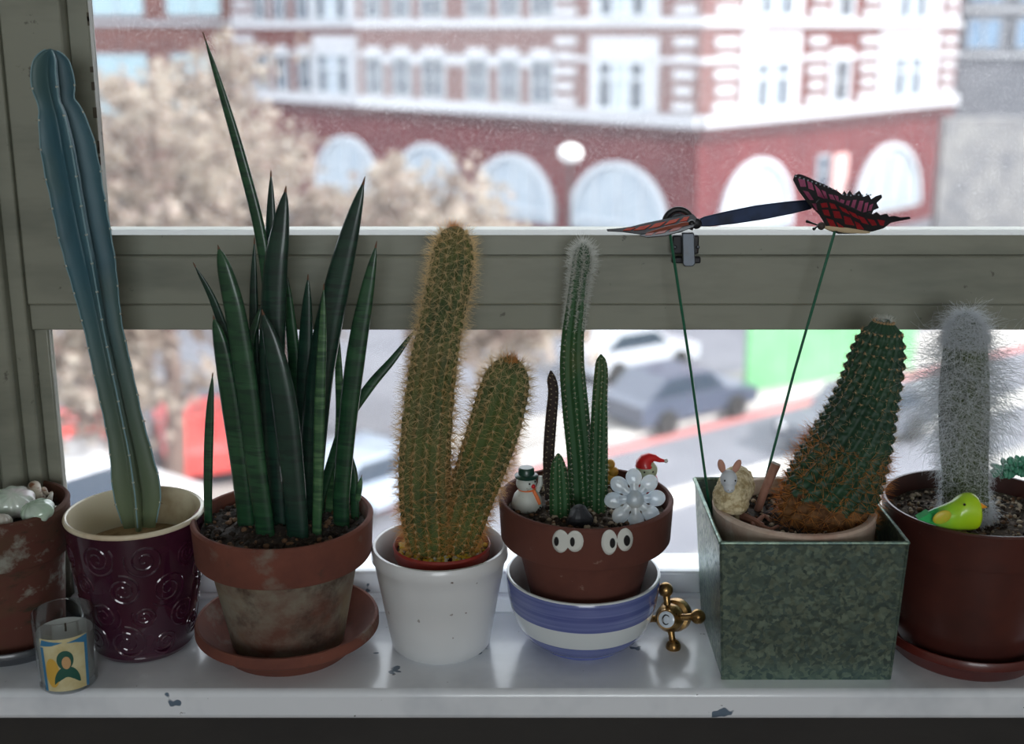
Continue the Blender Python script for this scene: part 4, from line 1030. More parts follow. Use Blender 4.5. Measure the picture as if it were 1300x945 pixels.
cp = [hd_ + Vector((x*k, 0, z*k)) for x, z in ((-2, 5), (-2, 9), (0, 13), (4, 16), (10, 16), (16, 13), (22, 12))]
cap_ = MB().tube(cp, [12.5*k, 12*k, 10*k, 7*k, 4.5*k, 3*k, 1.8*k], 16).build('cap', mat('cap_red', (214, 30, 36), 0.3, coat=0.3), tN)
MB().ball(cp[-1] + Vector((2*k, 0, 0)), 2.8*k, 10, 8).build('pompom', snow, cap_)
# yellow ornament
q = sF(775, 614); k = mpp(q.y, q.z)
tY = thing('yellow_ornament', 'small yellow lobed ornament half hidden behind the right cactus stem', 'ornament', q)
ym = mat('yellow_resin', (222, 176, 72), 0.4, layers=[(90, 3, 0.4, 0.7, (204, 150, 60), U)])
for (dx, dz, r_) in ((0, 6, 8), (3, 16, 7), (-1, 26, 6.5)):
    MB().ball(Vector(q) + Vector((dx*k, 0, dz*k)), r_*k, 14, 10).build('lobe', ym, tY)
# glass flower
fc = at(806, 634, atz(806, 664, zsF).y); k = mpp(fc.y, fc.z)
tG = thing('glass_flower', 'milky glass flower with eight rounded petals leaning in the pot', 'ornament', (fc.x, fc.y, zsF))
milk = mat('milky_glass', (214, 230, 242), 0.08, layers=[(70, 2, 0.4, 0.7, (240, 240, 232), U)], coat=0.6, trans=0.3, transl=((240, 244, 248), 0.5))
ftilt = Matrix.Rotation(-0.28, 3, 'X')
for j in range(8):
    a = math.pi / 2 + j * math.pi / 4 + 0.05
    dv = ftilt @ Vector((math.cos(a), 0, math.sin(a)))
    rot = ftilt @ Matrix.Rotation(-(a - math.pi / 2), 3, 'Y')
    MB().ball(fc + dv * 27 * k, (10.4*k, 3.8*k, 12*k), 20, 14, rot=rot).build('petal', milk, tG)
    MB().tube([fc + dv * 5 * k, fc + dv * 14 * k, fc + dv * 20 * k], [6.5*k, 6*k, 6*k], 10, flat=0.6).build('petal_neck', milk, tG)
MB().ball(fc + ftilt @ Vector((0, -1.5*k, 0)), (12*k, 5.5*k, 12*k), 24, 14, rot=ftilt).build('centre', milk, tG)
# ================================================================== 7 brass tap handle marked C
brass = mat('aged_brass', (172, 138, 88), 0.28, metal=0.9, layers=[(90, 4, 0.45, 0.65, (112, 82, 48), U), (200, 3, 0.6, 0.7, (70, 50, 32), U)])
Yt = 0.872
hc = at(846, 787, Yt); k = mpp(Yt, hc.z)
tT = thing('tap_handle', 'brass cross tap handle with a white disc marked C', 'tap handle', (hc.x, hc.y + 0.012, 0))
ax = Vector((-0.40, -0.86, 0.26)).normalized()              # the disc looks towards the camera and to the left
ex = ax.cross(Vector((0, 0, 1))).normalized(); ex = -ex if ex.x < 0 else ex
ez = ex.cross(ax); ez = -ez if ez.z < 0 else ez
def fr_(u, v, w): return hc + ex * (u * k) + ez * (v * k) + ax * (w * k)
def axlathe(prof, name, m, parent, seg=32):
    v = []; f = []; n = len(prof)
    for j in range(seg):
        a = 2 * math.pi * j / seg
        for (r_, w_) in prof: v.append(fr_(r_ * math.cos(a), r_ * math.sin(a), w_))
    for j in range(seg):
        for i in range(n - 1): f.append((j*n + i, ((j+1) % seg)*n + i, ((j+1) % seg)*n + i + 1, j*n + i + 1))
    return MB().add(v, f).build(name, m, parent)
axlathe([(10.5, 0), (12.2, 0.3), (12.6, -1.5), (13.5, -3), (17, -8), (18.5, -13), (17.5, -20), (15, -25), (15, -29), (20, -31), (21.5, -35), (21.5, -44), (19, -46.5), (0, -47)], 'hub', brass, tT)
dsc = axlathe([(0, 0.8), (9.6, 0.5), (10.8, -0.2), (10.8, -2), (0, -2)], 'disc', mat('porcelain_disc', (206, 216, 226), 0.2, coat=0.5), tT)
cpts = [fr_(4.6 * math.cos(a), 6.0 * math.sin(a), 1.0) for a in np.linspace(0.75, 2 * math.pi - 0.75, 26)]
MB().tube(cpts, [0.5*k + 0.6*k * math.sin(math.pi * i / 25) for i in range(26)], 6).build('letter_c', blk, dsc)
for (x, y, wz) in ((843, 750, -12), (822, 801, -6), (867, 826, -10), (888, 777, -22)):
    # arm directions chosen in the plane of the cross
    u_, v_ = (x - 846) * 1.0, -(y - 787) * 1.0
    dirv = {843: (-0.25, 1.0), 822: (-1.0, -0.25), 867: (0.28, -1.0), 888: (1.0, 0.25)}[x]
    L_ = {843: 36, 822: 36, 867: 36, 888: 38}[x]; n_ = math.hypot(*dirv); du, dv_ = dirv[0] / n_, dirv[1] / n_
    arm = MB().tube([fr_(du * r_, dv_ * r_, -12) for r_ in (10, 17, 22, 27, 31)], [5.5*k, 4.6*k, 4.2*k, 4.6*k, 5.2*k], 14).build('arm', brass, tT)
    MB().ball(fr_(du * L_, dv_ * L_, -12), 9.6*k, 20, 14).build('ball_end', brass, arm)

# ================================================================== 8 galvanised box
zG = at(1030, 690, 0.809).z
gb = []      # inner/outer corner rings
cG = Vector((0, 0.875, 0))
fl_t = at(915, 690, 0.809); frt = at(1153, 690, 0.809); bl_t = atz(876, 605, zG)
x0t, x1t, y0t, y1t = fl_t.x, frt.x, 0.809, min(bl_t.y, 0.938)
fl_b = atz(916, 866, 0); frb = atz(1131, 866, 0)
x0b, x1b, y0b = fl_b.x + 0.001, frb.x, fl_b.y + 0.003; y1b = y0b + (x1b - x0b) * 0.96; y1b = min(y1b, 0.927)
cG = Vector(((x0b + x1b) / 2, (y0b + y1b) / 2, 0))
def galvanised():
    m = bpy.data.materials.new('galvanised_steel'); m.use_nodes = True; nt = m.node_tree; N = nt.nodes; L = nt.links; b = N['Principled BSDF']
    tc = N.new('ShaderNodeTexCoord'); vo = N.new('ShaderNodeTexVoronoi'); vo.inputs['Scale'].default_value = 300
    nz = N.new('ShaderNodeTexNoise'); nz.inputs['Scale'].default_value = 130; nz.inputs['Detail'].default_value = 5
    vm = N.new('ShaderNodeVectorMath'); vm.operation = 'MULTIPLY_ADD'; vm.inputs[1].default_value = (0.012, 0.012, 0.012)
    L.new(tc.outputs['Object'], nz.inputs['Vector']); L.new(nz.outputs['Color'], vm.inputs[0]); L.new(tc.outputs['Object'], vm.inputs[2]); L.new(vm.outputs[0], vo.inputs['Vector'])
    cr = N.new('ShaderNodeValToRGB'); e = cr.color_ramp.elements
    e[0].position = 0.1; e[0].color = lin((98, 118, 114)); e[1].position = 0.9; e[1].color = lin((136, 154, 138))
    q = cr.color_ramp.elements.new(0.5); q.color = lin((112, 132, 122))
    sx = N.new('ShaderNodeSeparateColor'); L.new(vo.outputs['Color'], sx.inputs[0]); L.new(sx.outputs[0], cr.inputs[0]); L.new(cr.outputs[0], b.inputs['Base Color'])
    b.inputs['Metallic'].default_value = 0.85
    mr = N.new('ShaderNodeMapRange'); mr.inputs['To Min'].default_value = 0.32; mr.inputs['To Max'].default_value = 0.52; L.new(sx.outputs[1], mr.inputs[0]); L.new(mr.outputs[0], b.inputs['Roughness'])
    return m
galv = galvanised()
tX = thing('galvanised_box', 'square galvanised metal planter box with tapered sides', 'planter', (cG.x, cG.y, 0))
def ringc(t, ins):
    xa = x0b + (x0t - x0b) * t + ins; xb = x1b + (x1t - x1b) * t - ins; ya = y0b + (y0t - y0b) * t + ins; yb = y1b + (y1t - y1b) * t - ins
    return xa, xb, ya, yb
def wall_quad(side):
    def cor(t, ins):
        xa, xb, ya, yb = ringc(t, ins); z = zG * t
        return {'f': ((xa, ya, z), (xb, ya, z)), 'b': ((xb, yb, z), (xa, yb, z)), 'l': ((xa, yb, z), (xa, ya, z)), 'r': ((xb, ya, z), (xb, yb, z))}[side]
    a, b = cor(0, 0); c, d_ = cor(1, 0); e, f_ = cor(0, 0.001); g_, h_ = cor(1, 0.001)
    return MB().hexa([a, b, f_, e, c, d_, h_, g_])
for sd in 'fblr': wall_quad(sd).build('side_panel', galv, tX, smooth=False)
xa, xb, ya, yb = ringc(0, 0.0008); MB().box((xa, ya, 0.0), (xb, yb, 0.001)).build('bottom_panel', galv, tX, smooth=False)
xa, xb, ya, yb = ringc(1, 0.0)
for (p_, q_) in (((xa, ya), (xb, ya)), ((xb, ya), (xb, yb)), ((xb, yb), (xa, yb)), ((xa, yb), (xa, ya))):
    MB().tube([(p_[0], p_[1], zG), ((p_[0]+q_[0])/2, (p_[1]+q_[1])/2, zG), (q_[0], q_[1], zG)], 0.0016, 8).build('rolled_rim', galv, tX)
for (t0x, t0y, b0x, b0y) in ((x0t, y0t, x0b, y0b), (x1t, y0t, x1b, y0b)):
    MB().tube([(b0x, b0y, 0.001), ((b0x+t0x)/2, (b0y+t0y)/2, zG/2), (t0x, t0y, zG)], 0.0010, 8).build('corner_seam', galv, tX)

# clay pot standing in the box, with the fat cactus
cK = Vector(((x0t + x1t) / 2 - 0.0005, (y0t + y1t) / 2, 0)); zK = zG + 0.004; RK = (x1t - x0t) / 2 - 0.0045; RK = min(RK, (y1t - y0t) / 2 - 0.003)
tK = thing('potted_fat_cactus', 'fat leaning green cactus with orange spined base in a pale clay pot', 'cactus', (cK.x, cK.y, 0.0012))
clay_pot(cK, RK * 0.72, RK, zK, 0.030, th=0.0065, step=0.003, z0=0.0012).build('pot', clay_pale, tK)
zsK = zK - 0.012
soil_mesh(cK, RK - 0.009, zsK, 0.002, 23).build('soil', soilm, tK)
grains('soil_grit', cK, RK - 0.011, zsK + 0.0005, 300, 0.0008, 0.0024, [grit_dark, grit_mid, soilm, grit_light], tK, seed=24)
YK = cK.y
fat_skin = mat('fat_cactus_skin', (34, 70, 46), 0.55, layers=[(26, 4, 0.42, 0.68, (26, 56, 40), U)], sss=0.04)
cork = mat('corky_cactus_skin', (122, 84, 46), 0.85, layers=[(50, 5, 0.42, 0.66, (82, 54, 32), U)])
dK = [(1035, 690, 46), (1040, 664, 53), (1050, 635, 58), (1062, 606, 58), (1074, 578, 54), (1087, 545, 48), (1097, 515, 42), (1106, 485, 38), (1113, 455, 35), (1118, 432, 29.5), (1120, 421, 24), (1121, 413, 17), (1122, 407.5, 9), (1122, 405, 1)]
P, R = column(dK, YK, 170)
V, f, fr, s = ribbed(P, R, 19, 0.11, 0.8, 1.6, tub=0.06, pitch=0.0075, per=6)
stK = MB().add(V, f).build('stem', fat_skin, tK, angle=70)
stK.data.materials.append(cork)
for p_ in stK.data.polygons:
    if p_.center.z < at(1040, 628, YK).z - 0.25 * (p_.center.x - P[20][0]) + 0.006 * noise.noise(p_.center * 120): p_.material_index = 1
ar = areoles(fr, s, 19, 1.6, 0.0075, 0.0, s[-1] * 0.995, phase=False)
mb = MB()
for (p_, nn, tt, u) in ar: mb.ball(p_ + nn * 0.0003, 0.0010, 6, 4)
stuff(mb.build('areole_wool', mat('tan_areole_wool', (170, 140, 104), 0.95), stK))
tan_sp = mat('tan_spine', (206, 180, 140), 0.5, transl=((220, 190, 150), 0.35))
org_sp = mat('orange_base_spine', (214, 148, 72), 0.5, transl=((232, 160, 80), 0.4))
up_ = [a for a in ar if a[3] > 0.34]; lo_ = [a for a in ar if a[3] <= 0.46]
V, f = spines(up_, 9, 0.003, 0.009, 0.9, 0.00018, lenf=lambda u: 1.15 - 0.75 * u); stuff(raw('spines', V, f, tan_sp, stK))
V, f = spines(lo_, 13, 0.005, 0.014, 0.8, 0.00017, up=0.1); stuff(raw('orange_spines', V, f, org_sp, stK))
crown = [(P[-1] + rng.uniform(-1, 1, size=3) * np.array((0.006, 0.006, 0.0006)) - np.array((0, 0, 0.002)), np.array((0, 0, 1.0)), np.array((0, 0, 1.0)), 1) for _ in range(30)]
V, f = spines(crown, 8, 0.003, 0.006, 0.6, 0.0001); stuff(raw('crown_spines', V, f, white_sp, stK))

# sheep
sh = atz(928, 662, zsK + 0.001); k = mpp(sh.y, sh.z)
tH = thing('sheep_figurine', 'small woolly sheep figurine with pink ears in the galvanised box', 'figurine', sh)
fleece = mat('sheep_fleece', (222, 208, 172), 0.95, layers=[(220, 4, 0.42, 0.62, (172, 152, 112), U)], bump=(420, 0.9, 0.0015))
mb = MB()
S0 = Vector(sh)
for (dx, dy, dz, rx, ry, rz) in ((-2, 2, 33, 22, 20, 24), (0, 0, 25, 22, 19, 16), (-5, -2, 48, 14, 13, 14), (10, 26, 38, 23, 26, 25), (5, 14, 38, 23, 22, 24), (15, 40, 36, 20, 20, 23)):
    mb.ball(S0 + Vector((dx*k, dy*k, dz*k)), (rx*k, ry*k, rz*k), 24, 16)
fl = mb.build('fleece', fleece, tH)
md = fl.modifiers.new('merge', 'REMESH'); md.mode = 'VOXEL'; md.voxel_size = 0.0011; md.use_smooth_shade = True
tx = bpy.data.textures.new('fleece_curl', 'CLOUDS'); tx.noise_scale = 0.0028
md = fl.modifiers.new('curls', 'DISPLACE'); md.texture = tx; md.strength = 0.0022; md.texture_coords = 'LOCAL'
face = mat('sheep_face', (206, 212, 220), 0.7); earm = mat('sheep_ear', (190, 140, 122), 0.7)
hp_ = S0 + Vector((-8*k, -14*k, 62*k))
rot = Matrix.Rotation(0.5, 3, 'X')
he = MB().ball(hp_, (10.5*k, 12*k, 12.5*k), 20, 14, rot=rot).add(*(lambda m_: (m_.v, m_.f))(MB().ball(hp_ + Vector((-0.5*k, -8*k, -8*k)), (7*k, 7.5*k, 7*k), 16, 10))).build('head', face, tH)
md = he.modifiers.new('merge', 'REMESH'); md.mode = 'VOXEL'; md.voxel_size = 0.0006; md.use_smooth_shade = True
for sx in (-1, 1):
    rot = Matrix.Rotation(0.35 * sx + 0.05, 3, 'Y')
    MB().ball(hp_ + Vector((sx * 9.5*k + 0.5*k, 3*k, 16*k)), (4.6*k, 2.2*k, 9.5*k), 14, 10, rot=rot).build('ear', earm, he)
    MB().ball(hp_ + Vector((sx * 6.5*k, -9.5*k, 1.5*k)), 1.2*k, 8, 6).build('eye', blk, he)
    MB().ball(hp_ + Vector((sx * 2.3*k - 0.5*k, -15*k, -9*k)), 0.7*k, 6, 5).build('nostril', mat('nostril_pink', (150, 110, 104), 0.7), he)
for (dx, dy) in ((-9, -6), (6, -6), (8, 34), (20, 34)):
    MB().tube([S0 + Vector((dx*k, dy*k, 18*k)), S0 + Vector((dx*k, dy*k, 9*k)), S0 + Vector((dx*k, dy*k, 0))], [4*k, 3.2*k, 3.6*k], 10).build('leg', mat('sheep_leg', (150, 140, 110), 0.8), tH)

# dry stem stub and root piece lying in the box pot
stub = [atz(962, 648, zsK), at(970, 625, sh.y + 0.012), at(978, 606, sh.y + 0.016), at(985, 590, sh.y + 0.018)]
so_ = thing('cut_stem', 'dry pinkish cut stem poking up beside the sheep', 'stick', stub[0])
stm = mat('dry_pink_stem', (160, 116, 98), 0.8, layers=[(60, 4, 0.45, 0.7, (118, 80, 66), (1, 1, 0.4))])
MB().tube(spline([tuple(p_) for p_ in stub], 12), np.linspace(5, 6.2, 12) * k, 12).build('stem', stm, so_)
e_ = Vector(stub[3]); dvec = (Vector(stub[3]) - Vector(stub[2])).normalized()
MB().tube([e_, e_ + dvec * 2.5 * k], [6.4*k, 5.6*k], 12).build('cut_end', mat('grey_cut_end', (170, 166, 160), 0.8), so_)
rt = thing('dry_root', 'knobbly brown dry root lying on soil under the sheep', 'root', atz(958, 664, zsK))
for (pp, r_) in ((((938, 655), (955, 661), (968, 668)), 6.5), (((962, 662), (970, 655), (976, 660)), 3.2), (((966, 668), (978, 672), (988, 668)), 3.0), (((955, 665), (962, 676), (972, 680)), 3.0)):
    pts = [atz(x, y, zsK + 0.003) for x, y in pp]; MB().tube(spline([tuple(p_) for p_ in pts], 8), np.linspace(r_, r_ * 0.6, 8) * k, 8).build('root_branch', stm, rt)

# ================================================================== butterflies on green wires
wire = mat('green_wire', (24, 96, 70), 0.35, coat=0.3)
wing_dk = mat('wing_black', (30, 28, 34), 0.6); wing_pk = mat('wing_pink', (224, 124, 166), 0.5, layers=[(160, 3, 0.4, 0.7, (160, 60, 104), U)], transl=((236, 120, 170), 0.5)); wing_rd = mat('wing_red', (232, 50, 62), 0.5, layers=[(160, 3, 0.4, 0.7, (176, 30, 50), U)], transl=((240, 60, 70), 0.45))
wing_or = mat('wing_orange', (240, 92, 46), 0.5, layers=[(160, 3, 0.4, 0.7, (206, 58, 36), U)], transl=((246, 96, 50), 0.45)); wing_dots = mat('wing_pale_dots', (150, 160, 172), 0.6)
def plane_pt(px, py, o, n):
    r = ray(px, py); k_ = (Vector(o) - Vector((0, 0, H))).dot(n) / r.dot(n); return Vector((0, 0, H)) + r * k_
def wing(outline, cells, o, n, parent, cm, name='wing', dots=(), th=0.0006):
    n = Vector(n).normalized(); 
    if n.dot(ray(1060, 270)) > 0: n = -n          # towards the camera
    pts = [plane_pt(x, y, o, n) for x, y in outline]
    w_ = MB().prism([p_ - n * th for p_ in pts], n * th).build(name, wing_dk, parent, smooth=False)
    for c in cells:
        q = [plane_pt(x, y, o, n) for x, y in c]; MB().prism(q, n * 0.0003).build('wing_cell', cm, w_, smooth=False)
    for (x, y, r_) in dots:
        q = [plane_pt(x + r_ * math.cos(a), y + r_ * math.sin(a), o, n) for a in np.linspace(0, 6.283, 9)[:-1]]; MB().prism(q, n * 0.0003).build('wing_dot', wing_dots, w_, smooth=False)
    return w_
def shrink(poly, t=0.86):
    c = np.mean(np.array(poly, float), axis=0); return [tuple(c + (np.array(p_) - c) * t) for p_ in poly]
# right butterfly
Yw = cK.y - 0.012
bs = atz(958, 650, zsK); Yb2 = 0.905
bt = at(1060, 293, Yb2)
tP = thing('butterfly_pick', 'pink and black winged butterfly pick on a green wire', 'butterfly', bs)
MB().tube([bs - Vector((0, 0, 0.01)), bs.lerp(bt, 0.5) + Vector((0, 0.001, 0)), bt], 0.0011, 8).build('wire', wire, tP)
bodym = mat('butterfly_body', (206, 184, 148), 0.6)
ha, hb = at(1046, 288, Yb2 - 0.002), at(1104, 295, Yb2 + 0.004)
body_pts = [ha.lerp(hb, t) for t in np.linspace(0, 1, 12)]
MB().tube(body_pts, [0.001, 0.0022, 0.0026, 0.0022, 0.0026, 0.0028, 0.0026, 0.0024, 0.002, 0.0018, 0.0014, 0.0008], 12).build('body', bodym, tP)
hd2 = MB().ball(ha + Vector((-0.002, 0, 0.0005)), 0.003, 12, 8).build('head', mat('butterfly_head', (70, 60, 56), 0.6), tP)
for (x, y) in ((1024, 281), (1033, 291)):
    e = at(x, y, Yb2 - 0.006 if y > 285 else Yb2 + 0.006); s0_ = ha + Vector((-0.004, 0, 0.001))
    at_ = MB().tube([s0_, s0_.lerp(e, 0.5), e], [0.0006, 0.0007, 0.0012], 8).build('antenna', blk, hd2)
far_o = [(1052, 291), (1040, 272), (1026, 258), (1014, 242), (1007, 228), (1009, 222), (1016, 221), (1026, 225), (1036, 230), (1046, 234), (1056, 239), (1064, 243), (1069, 247), (1072, 242), (1075, 247), (1079, 242), (1083, 248), (1091, 242), (1096, 250), (1103, 247), (1106, 253), (1112, 249), (1119, 247), (1120, 251), (1113, 258), (1116, 264), (1109, 267), (1106, 274), (1096, 280), (1080, 290), (1062, 294)]
far_cells = [[(1012, 226), (1022, 228), (1024, 238), (1016, 238)], [(1024, 229), (1031, 232), (1034, 243), (1026, 240)], [(1018, 241), (1026, 243), (1034, 255), (1028, 255)], [(1033, 233), (1040, 240), (1048, 254), (1038, 250)], [(1042, 240), (1048, 243), (1052, 256), (1048, 254)], [(1030, 258), (1040, 258), (1042, 268), (1036, 268)], [(1051, 246), (1057, 247), (1062, 257), (1055, 256)], [(1058, 247), (1064, 249), (1066, 258), (1063, 257)], [(1067, 252), (1073, 254), (1068, 266), (1062, 264)], [(1075, 254), (1080, 254), (1076, 267), (1071, 266)], [(1083, 253), (1088, 253), (1084, 268), (1078, 268)], [(1091, 254), (1097, 254), (1093, 270), (1086, 270)], [(1098, 257), (1103, 256), (1100, 270), (1095, 271)], [(1104, 260), (1109, 258), (1106, 268), (1101, 269)], [(1048, 262), (1062, 266), (1070, 276), (1056, 278)]]
mid = ha.lerp(hb, 0.5); bdir = (hb - ha).normalized()
wing(far_o, [shrink(c) for c in far_cells], mid, bdir.cross(Vector((0, 0.5, 0.87))), tP, wing_pk, dots=[(1010 + 5.2 * i, 224 + 1.75 * i, 1.1) for i in range(11)] + [(1070 + 5 * i, 247 + 0.7 * (i % 3), 1.1) for i in range(8)])
near_o = [(1052, 293), (1043, 278), (1037, 264), (1036, 258), (1040, 254), (1050, 253), (1060, 255), (1072, 260), (1084, 265), (1094, 270), (1101, 272), (1103, 270), (1108, 273), (1113, 270), (1118, 274), (1126, 272), (1129, 276), (1136, 275), (1144, 277), (1155, 276), (1156, 278), (1140, 281), (1131, 283), (1122, 290), (1108, 294), (1085, 297), (1064, 297)]
near_cells = [[(1041, 258), (1050, 257), (1052, 263), (1043, 264)], [(1052, 257), (1060, 259), (1064, 266), (1055, 265)], [(1043, 266), (1052, 266), (1055, 275), (1046, 273)], [(1056, 267), (1066, 268), (1070, 278), (1059, 277)], [(1064, 261), (1074, 265), (1080, 273), (1069, 268)], [(1076, 267), (1086, 271), (1092, 279), (1083, 275)], [(1070, 273), (1080, 276), (1086, 287), (1072, 285)], [(1088, 273), (1097, 276), (1104, 286), (1094, 283)], [(1084, 280), (1091, 283), (1098, 292), (1088, 291)], [(1100, 277), (1110, 279), (1114, 286), (1107, 287)], [(1113, 278), (1124, 280), (1122, 287), (1117, 286)], [(1048, 276), (1058, 279), (1064, 291), (1054, 288)], [(1061, 281), (1070, 287), (1076, 293), (1066, 293)]]
wing(near_o, [shrink(c) for c in near_cells], mid, bdir.cross(Vector((0, -0.80, 0.60))), tP, wing_rd)
# left butterfly, seen nearly edge on
bs = atz(903, 640, zsK); Yb1 = 0.895; bt = at(850, 292, Yb1)
tQ = thing('butterfly_pick', 'orange butterfly pick seen edge on before the window catch', 'butterfly', bs)
MB().tube([bs - Vector((0, 0, 0.01)), bs.lerp(bt, 0.5) + Vector((0, 0.001, 0)), bt], 0.0011, 8).build('wire', wire, tQ)
ha, hb = at(878, 284, Yb1), at(820, 297, Yb1 + 0.002); mid = ha.lerp(hb, 0.5); bdir = (hb - ha).normalized()
MB().tube([ha.lerp(hb, t) for t in np.linspace(0, 1, 10)], [0.001, 0.0024, 0.0026, 0.002, 0.0024, 0.0024, 0.002, 0.0016, 0.0012, 0.0006], 10).build('body', mat('brown_butterfly_body', (132, 62, 40), 0.6), tQ)
hd2 = MB().ball(ha, 0.0028, 12, 8).build('head', blk, tQ)
wing([(882, 282), (884, 276), (880, 272), (866, 274), (845, 278), (820, 283), (800, 288), (785, 290), (770, 291), (771, 293), (790, 294), (812, 297), (840, 294), (864, 289)],
     [shrink(c, 0.88) for c in ([(876, 275), (868, 276), (862, 282), (872, 281)], [(864, 277), (850, 280), (842, 287), (858, 283)], [(847, 281), (832, 284), (822, 291), (838, 288)], [(828, 285), (812, 288), (803, 293), (818, 292)], [(808, 289), (796, 290), (790, 293), (800, 293)], [(872, 283), (862, 284), (848, 289), (860, 288)])],
     mid, bdir.cross(Vector((0, 0.93, 0.37))), tQ, wing_or)
wing([(882, 283), (872, 285), (852, 289), (832, 293), (815, 296), (812, 299), (822, 301), (845, 299), (866, 293), (880, 288)],
     [shrink(c, 0.88) for c in ([(868, 287), (854, 290), (848, 295), (862, 292)], [(850, 291), (836, 294), (830, 298), (844, 296)], [(832, 295), (820, 297), (818, 299), (827, 299)])],
     mid, bdir.cross(Vector((0, -0.97, -0.05))), tQ, mat('wing_brown_red', (150, 60, 44), 0.6))

# ================================================================== window catch
steel = mat('dull_steel', (92, 97, 104), 0.45, metal=0.9, layers=[(120, 4, 0.5, 0.7, (90, 92, 96), U)])
blackm = mat('black_iron', (34, 34, 38), 0.45, metal=0.3, layers=[(100, 4, 0.55, 0.7, (70, 66, 60), U)])
bluem = mat('blued_steel', (30, 44, 72), 0.3, metal=0.6, layers=[(40, 3, 0.45, 0.7, (20, 26, 40), U)])
Yc = 0.929
tL = thing('window_catch', 'metal window catch with long dark blade on the middle rail', 'catch', at(868, 345, 0.934))
c_ = at(861, 283, Yc); k = mpp(Yc, c_.z)
ringp = [c_ + Vector((17*k * math.cos(a), 0, 17*k * math.sin(a))) for a in np.linspace(-0.5, math.pi + 0.5, 24)]
MB().tube(ringp, 0.0024, 10).build('ring', blackm, tL)
MB().tube([c_ + Vector((10*k * math.cos(a), 0, 10*k * math.sin(a))) for a in np.linspace(0, 2*math.pi, 24)], 0.0018, 8).build('inner_ring', steel, tL)
MB().ball(c_, (7*k, 4*k, 7*k), 16, 10).build('pivot', steel, tL)
a, b = at(853, 298, 0.9305), at(886, 322, 0.9305)
rounded_box((a.x, 0.9265, b.z), (b.x, 0.9335, a.z), 0.0012, 'mount_plate', blackm, tL)
a, b = at(866, 296, 0.921), at(880, 338, 0.921)
tg = MB().prism([(a.x, 0.921, a.z), (b.x, 0.921, a.z), (b.x + 0.0015, 0.919, b.z + 0.002), (b.x - 0.0005, 0.9188, b.z), (a.x + 0.0025, 0.9188, b.z), (a.x + 0.001, 0.919, b.z + 0.002)], (0, 0.004, 0)).build('tongue', steel, tL, smooth=False)
md = tg.modifiers.new('round', 'BEVEL'); md.width = 0.0008; md.segments = 2
a, b = at(853, 326, 0.930), at(889, 334, 0.930)
rounded_box((a.x, 0.9275, b.z), (b.x, 0.9335, a.z), 0.001, 'strike_bar', blackm, tL)
for (x, y) in ((857, 314), (886, 314)):
    MB().ball(at(x, y, 0.926), (2.5*k, 1.5*k, 2.5*k), 10, 8).build('screw', steel, tL)
bl_o = [(884, 280), (895, 275), (925, 268), (960, 261), (1000, 256), (1034, 253), (1037, 258), (1030, 266), (1005, 272), (970, 279), (930, 285), (900, 288), (884, 288)]
bl = MB().prism([at(x, y, Yc - 0.003) for x, y in bl_o], (0, 0.0022, 0)).build('blade', bluem, tL, smooth=False)
md = bl.modifiers.new('round', 'BEVEL'); md.width = 0.0009; md.segments = 2
a = at(884, 284, Yc - 0.004); MB().ball(a, (7*k, 4*k, 7*k), 14, 10).build('blade_knuckle', blackm, tL)

# ================================================================== 9 right pot: old man cactus
cR = base(1228, 822); YR = cR.y
zR = at(1237, 636, YR).z; RR = 117 * mpp(YR, zR); cR = Vector((at(1237, 636, YR).x * 0.6 + cR.x * 0.4, YR, 0))
o = saucer_mesh(cR, 0.056, 0.0635, 0.020, 0.003).build('plant_saucer', mat('red_plastic_saucer', (96, 36, 30), 0.35, layers=[(20, 3, 0.4, 0.7, (76, 30, 26), U)], coat=0.3))
tag(o, 'dark red plastic saucer under the white haired cactus pot', 'saucer')
tR = thing('potted_old_man_cactus', 'white haired old man cactus in a brown pot with yellow bird', 'cactus', (cR.x, cR.y, 0.005))
p = [(0, 0.0048), (0.045, 0.0048), (0.050, 0.010), (0.0535, 0.03), (RR - 0.010, zR * 0.5), (RR - 0.006, zR - 0.030), (RR - 0.003, zR - 0.0295), (RR - 0.0025, zR - 0.027), (RR - 0.0004, zR - 0.003), (RR, zR - 0.0015), (RR - 0.0012, zR), (RR - 0.003, zR - 0.0002), (RR - 0.0042, zR - 0.003), (RR - 0.007, zR - 0.03), (0.047, 0.012), (0, 0.012)]
MB().lathe(p, (cR.x, cR.y, 0), 80).build('pot', plastic_brown, tR)
zsR = zR - 0.014
soil_mesh(cR, RR - 0.0055, zsR, 0.002, 31).build('soil', soil_grey, tR)
grains('soil_grit', cR, RR - 0.009, zsR + 0.0005, 520, 0.0008, 0.0024, GR + [grit_light], tR, seed=34)
dO = [(1227, 690, 27), (1226, 660, 28), (1225, 610, 28), (1224, 560, 30), (1224, 510, 31), (1225, 465, 29), (1226, 430, 25), (1226, 410, 18), (1226, 400, 9), (1226, 396, 1)]
P, R = column(dO, YR, 90)
V, f, fr, s = ribbed(P, R, 20, 0.10, 0.9, 0.1, per=5)
old_skin = mat('old_cactus_skin', (86, 98, 62), 0.8, layers=[(30, 4, 0.42, 0.68, (58, 68, 50), U)])
stR = MB().add(V, f).build('stem', old_skin, tR, angle=60)
ar = areoles(fr, s, 20, 0.1, 0.0045, 0.002, s[-1] * 0.995)
hair_m = mat('white_hair', (240, 243, 246), 0.7, transl=((236, 240, 244), 0.5))
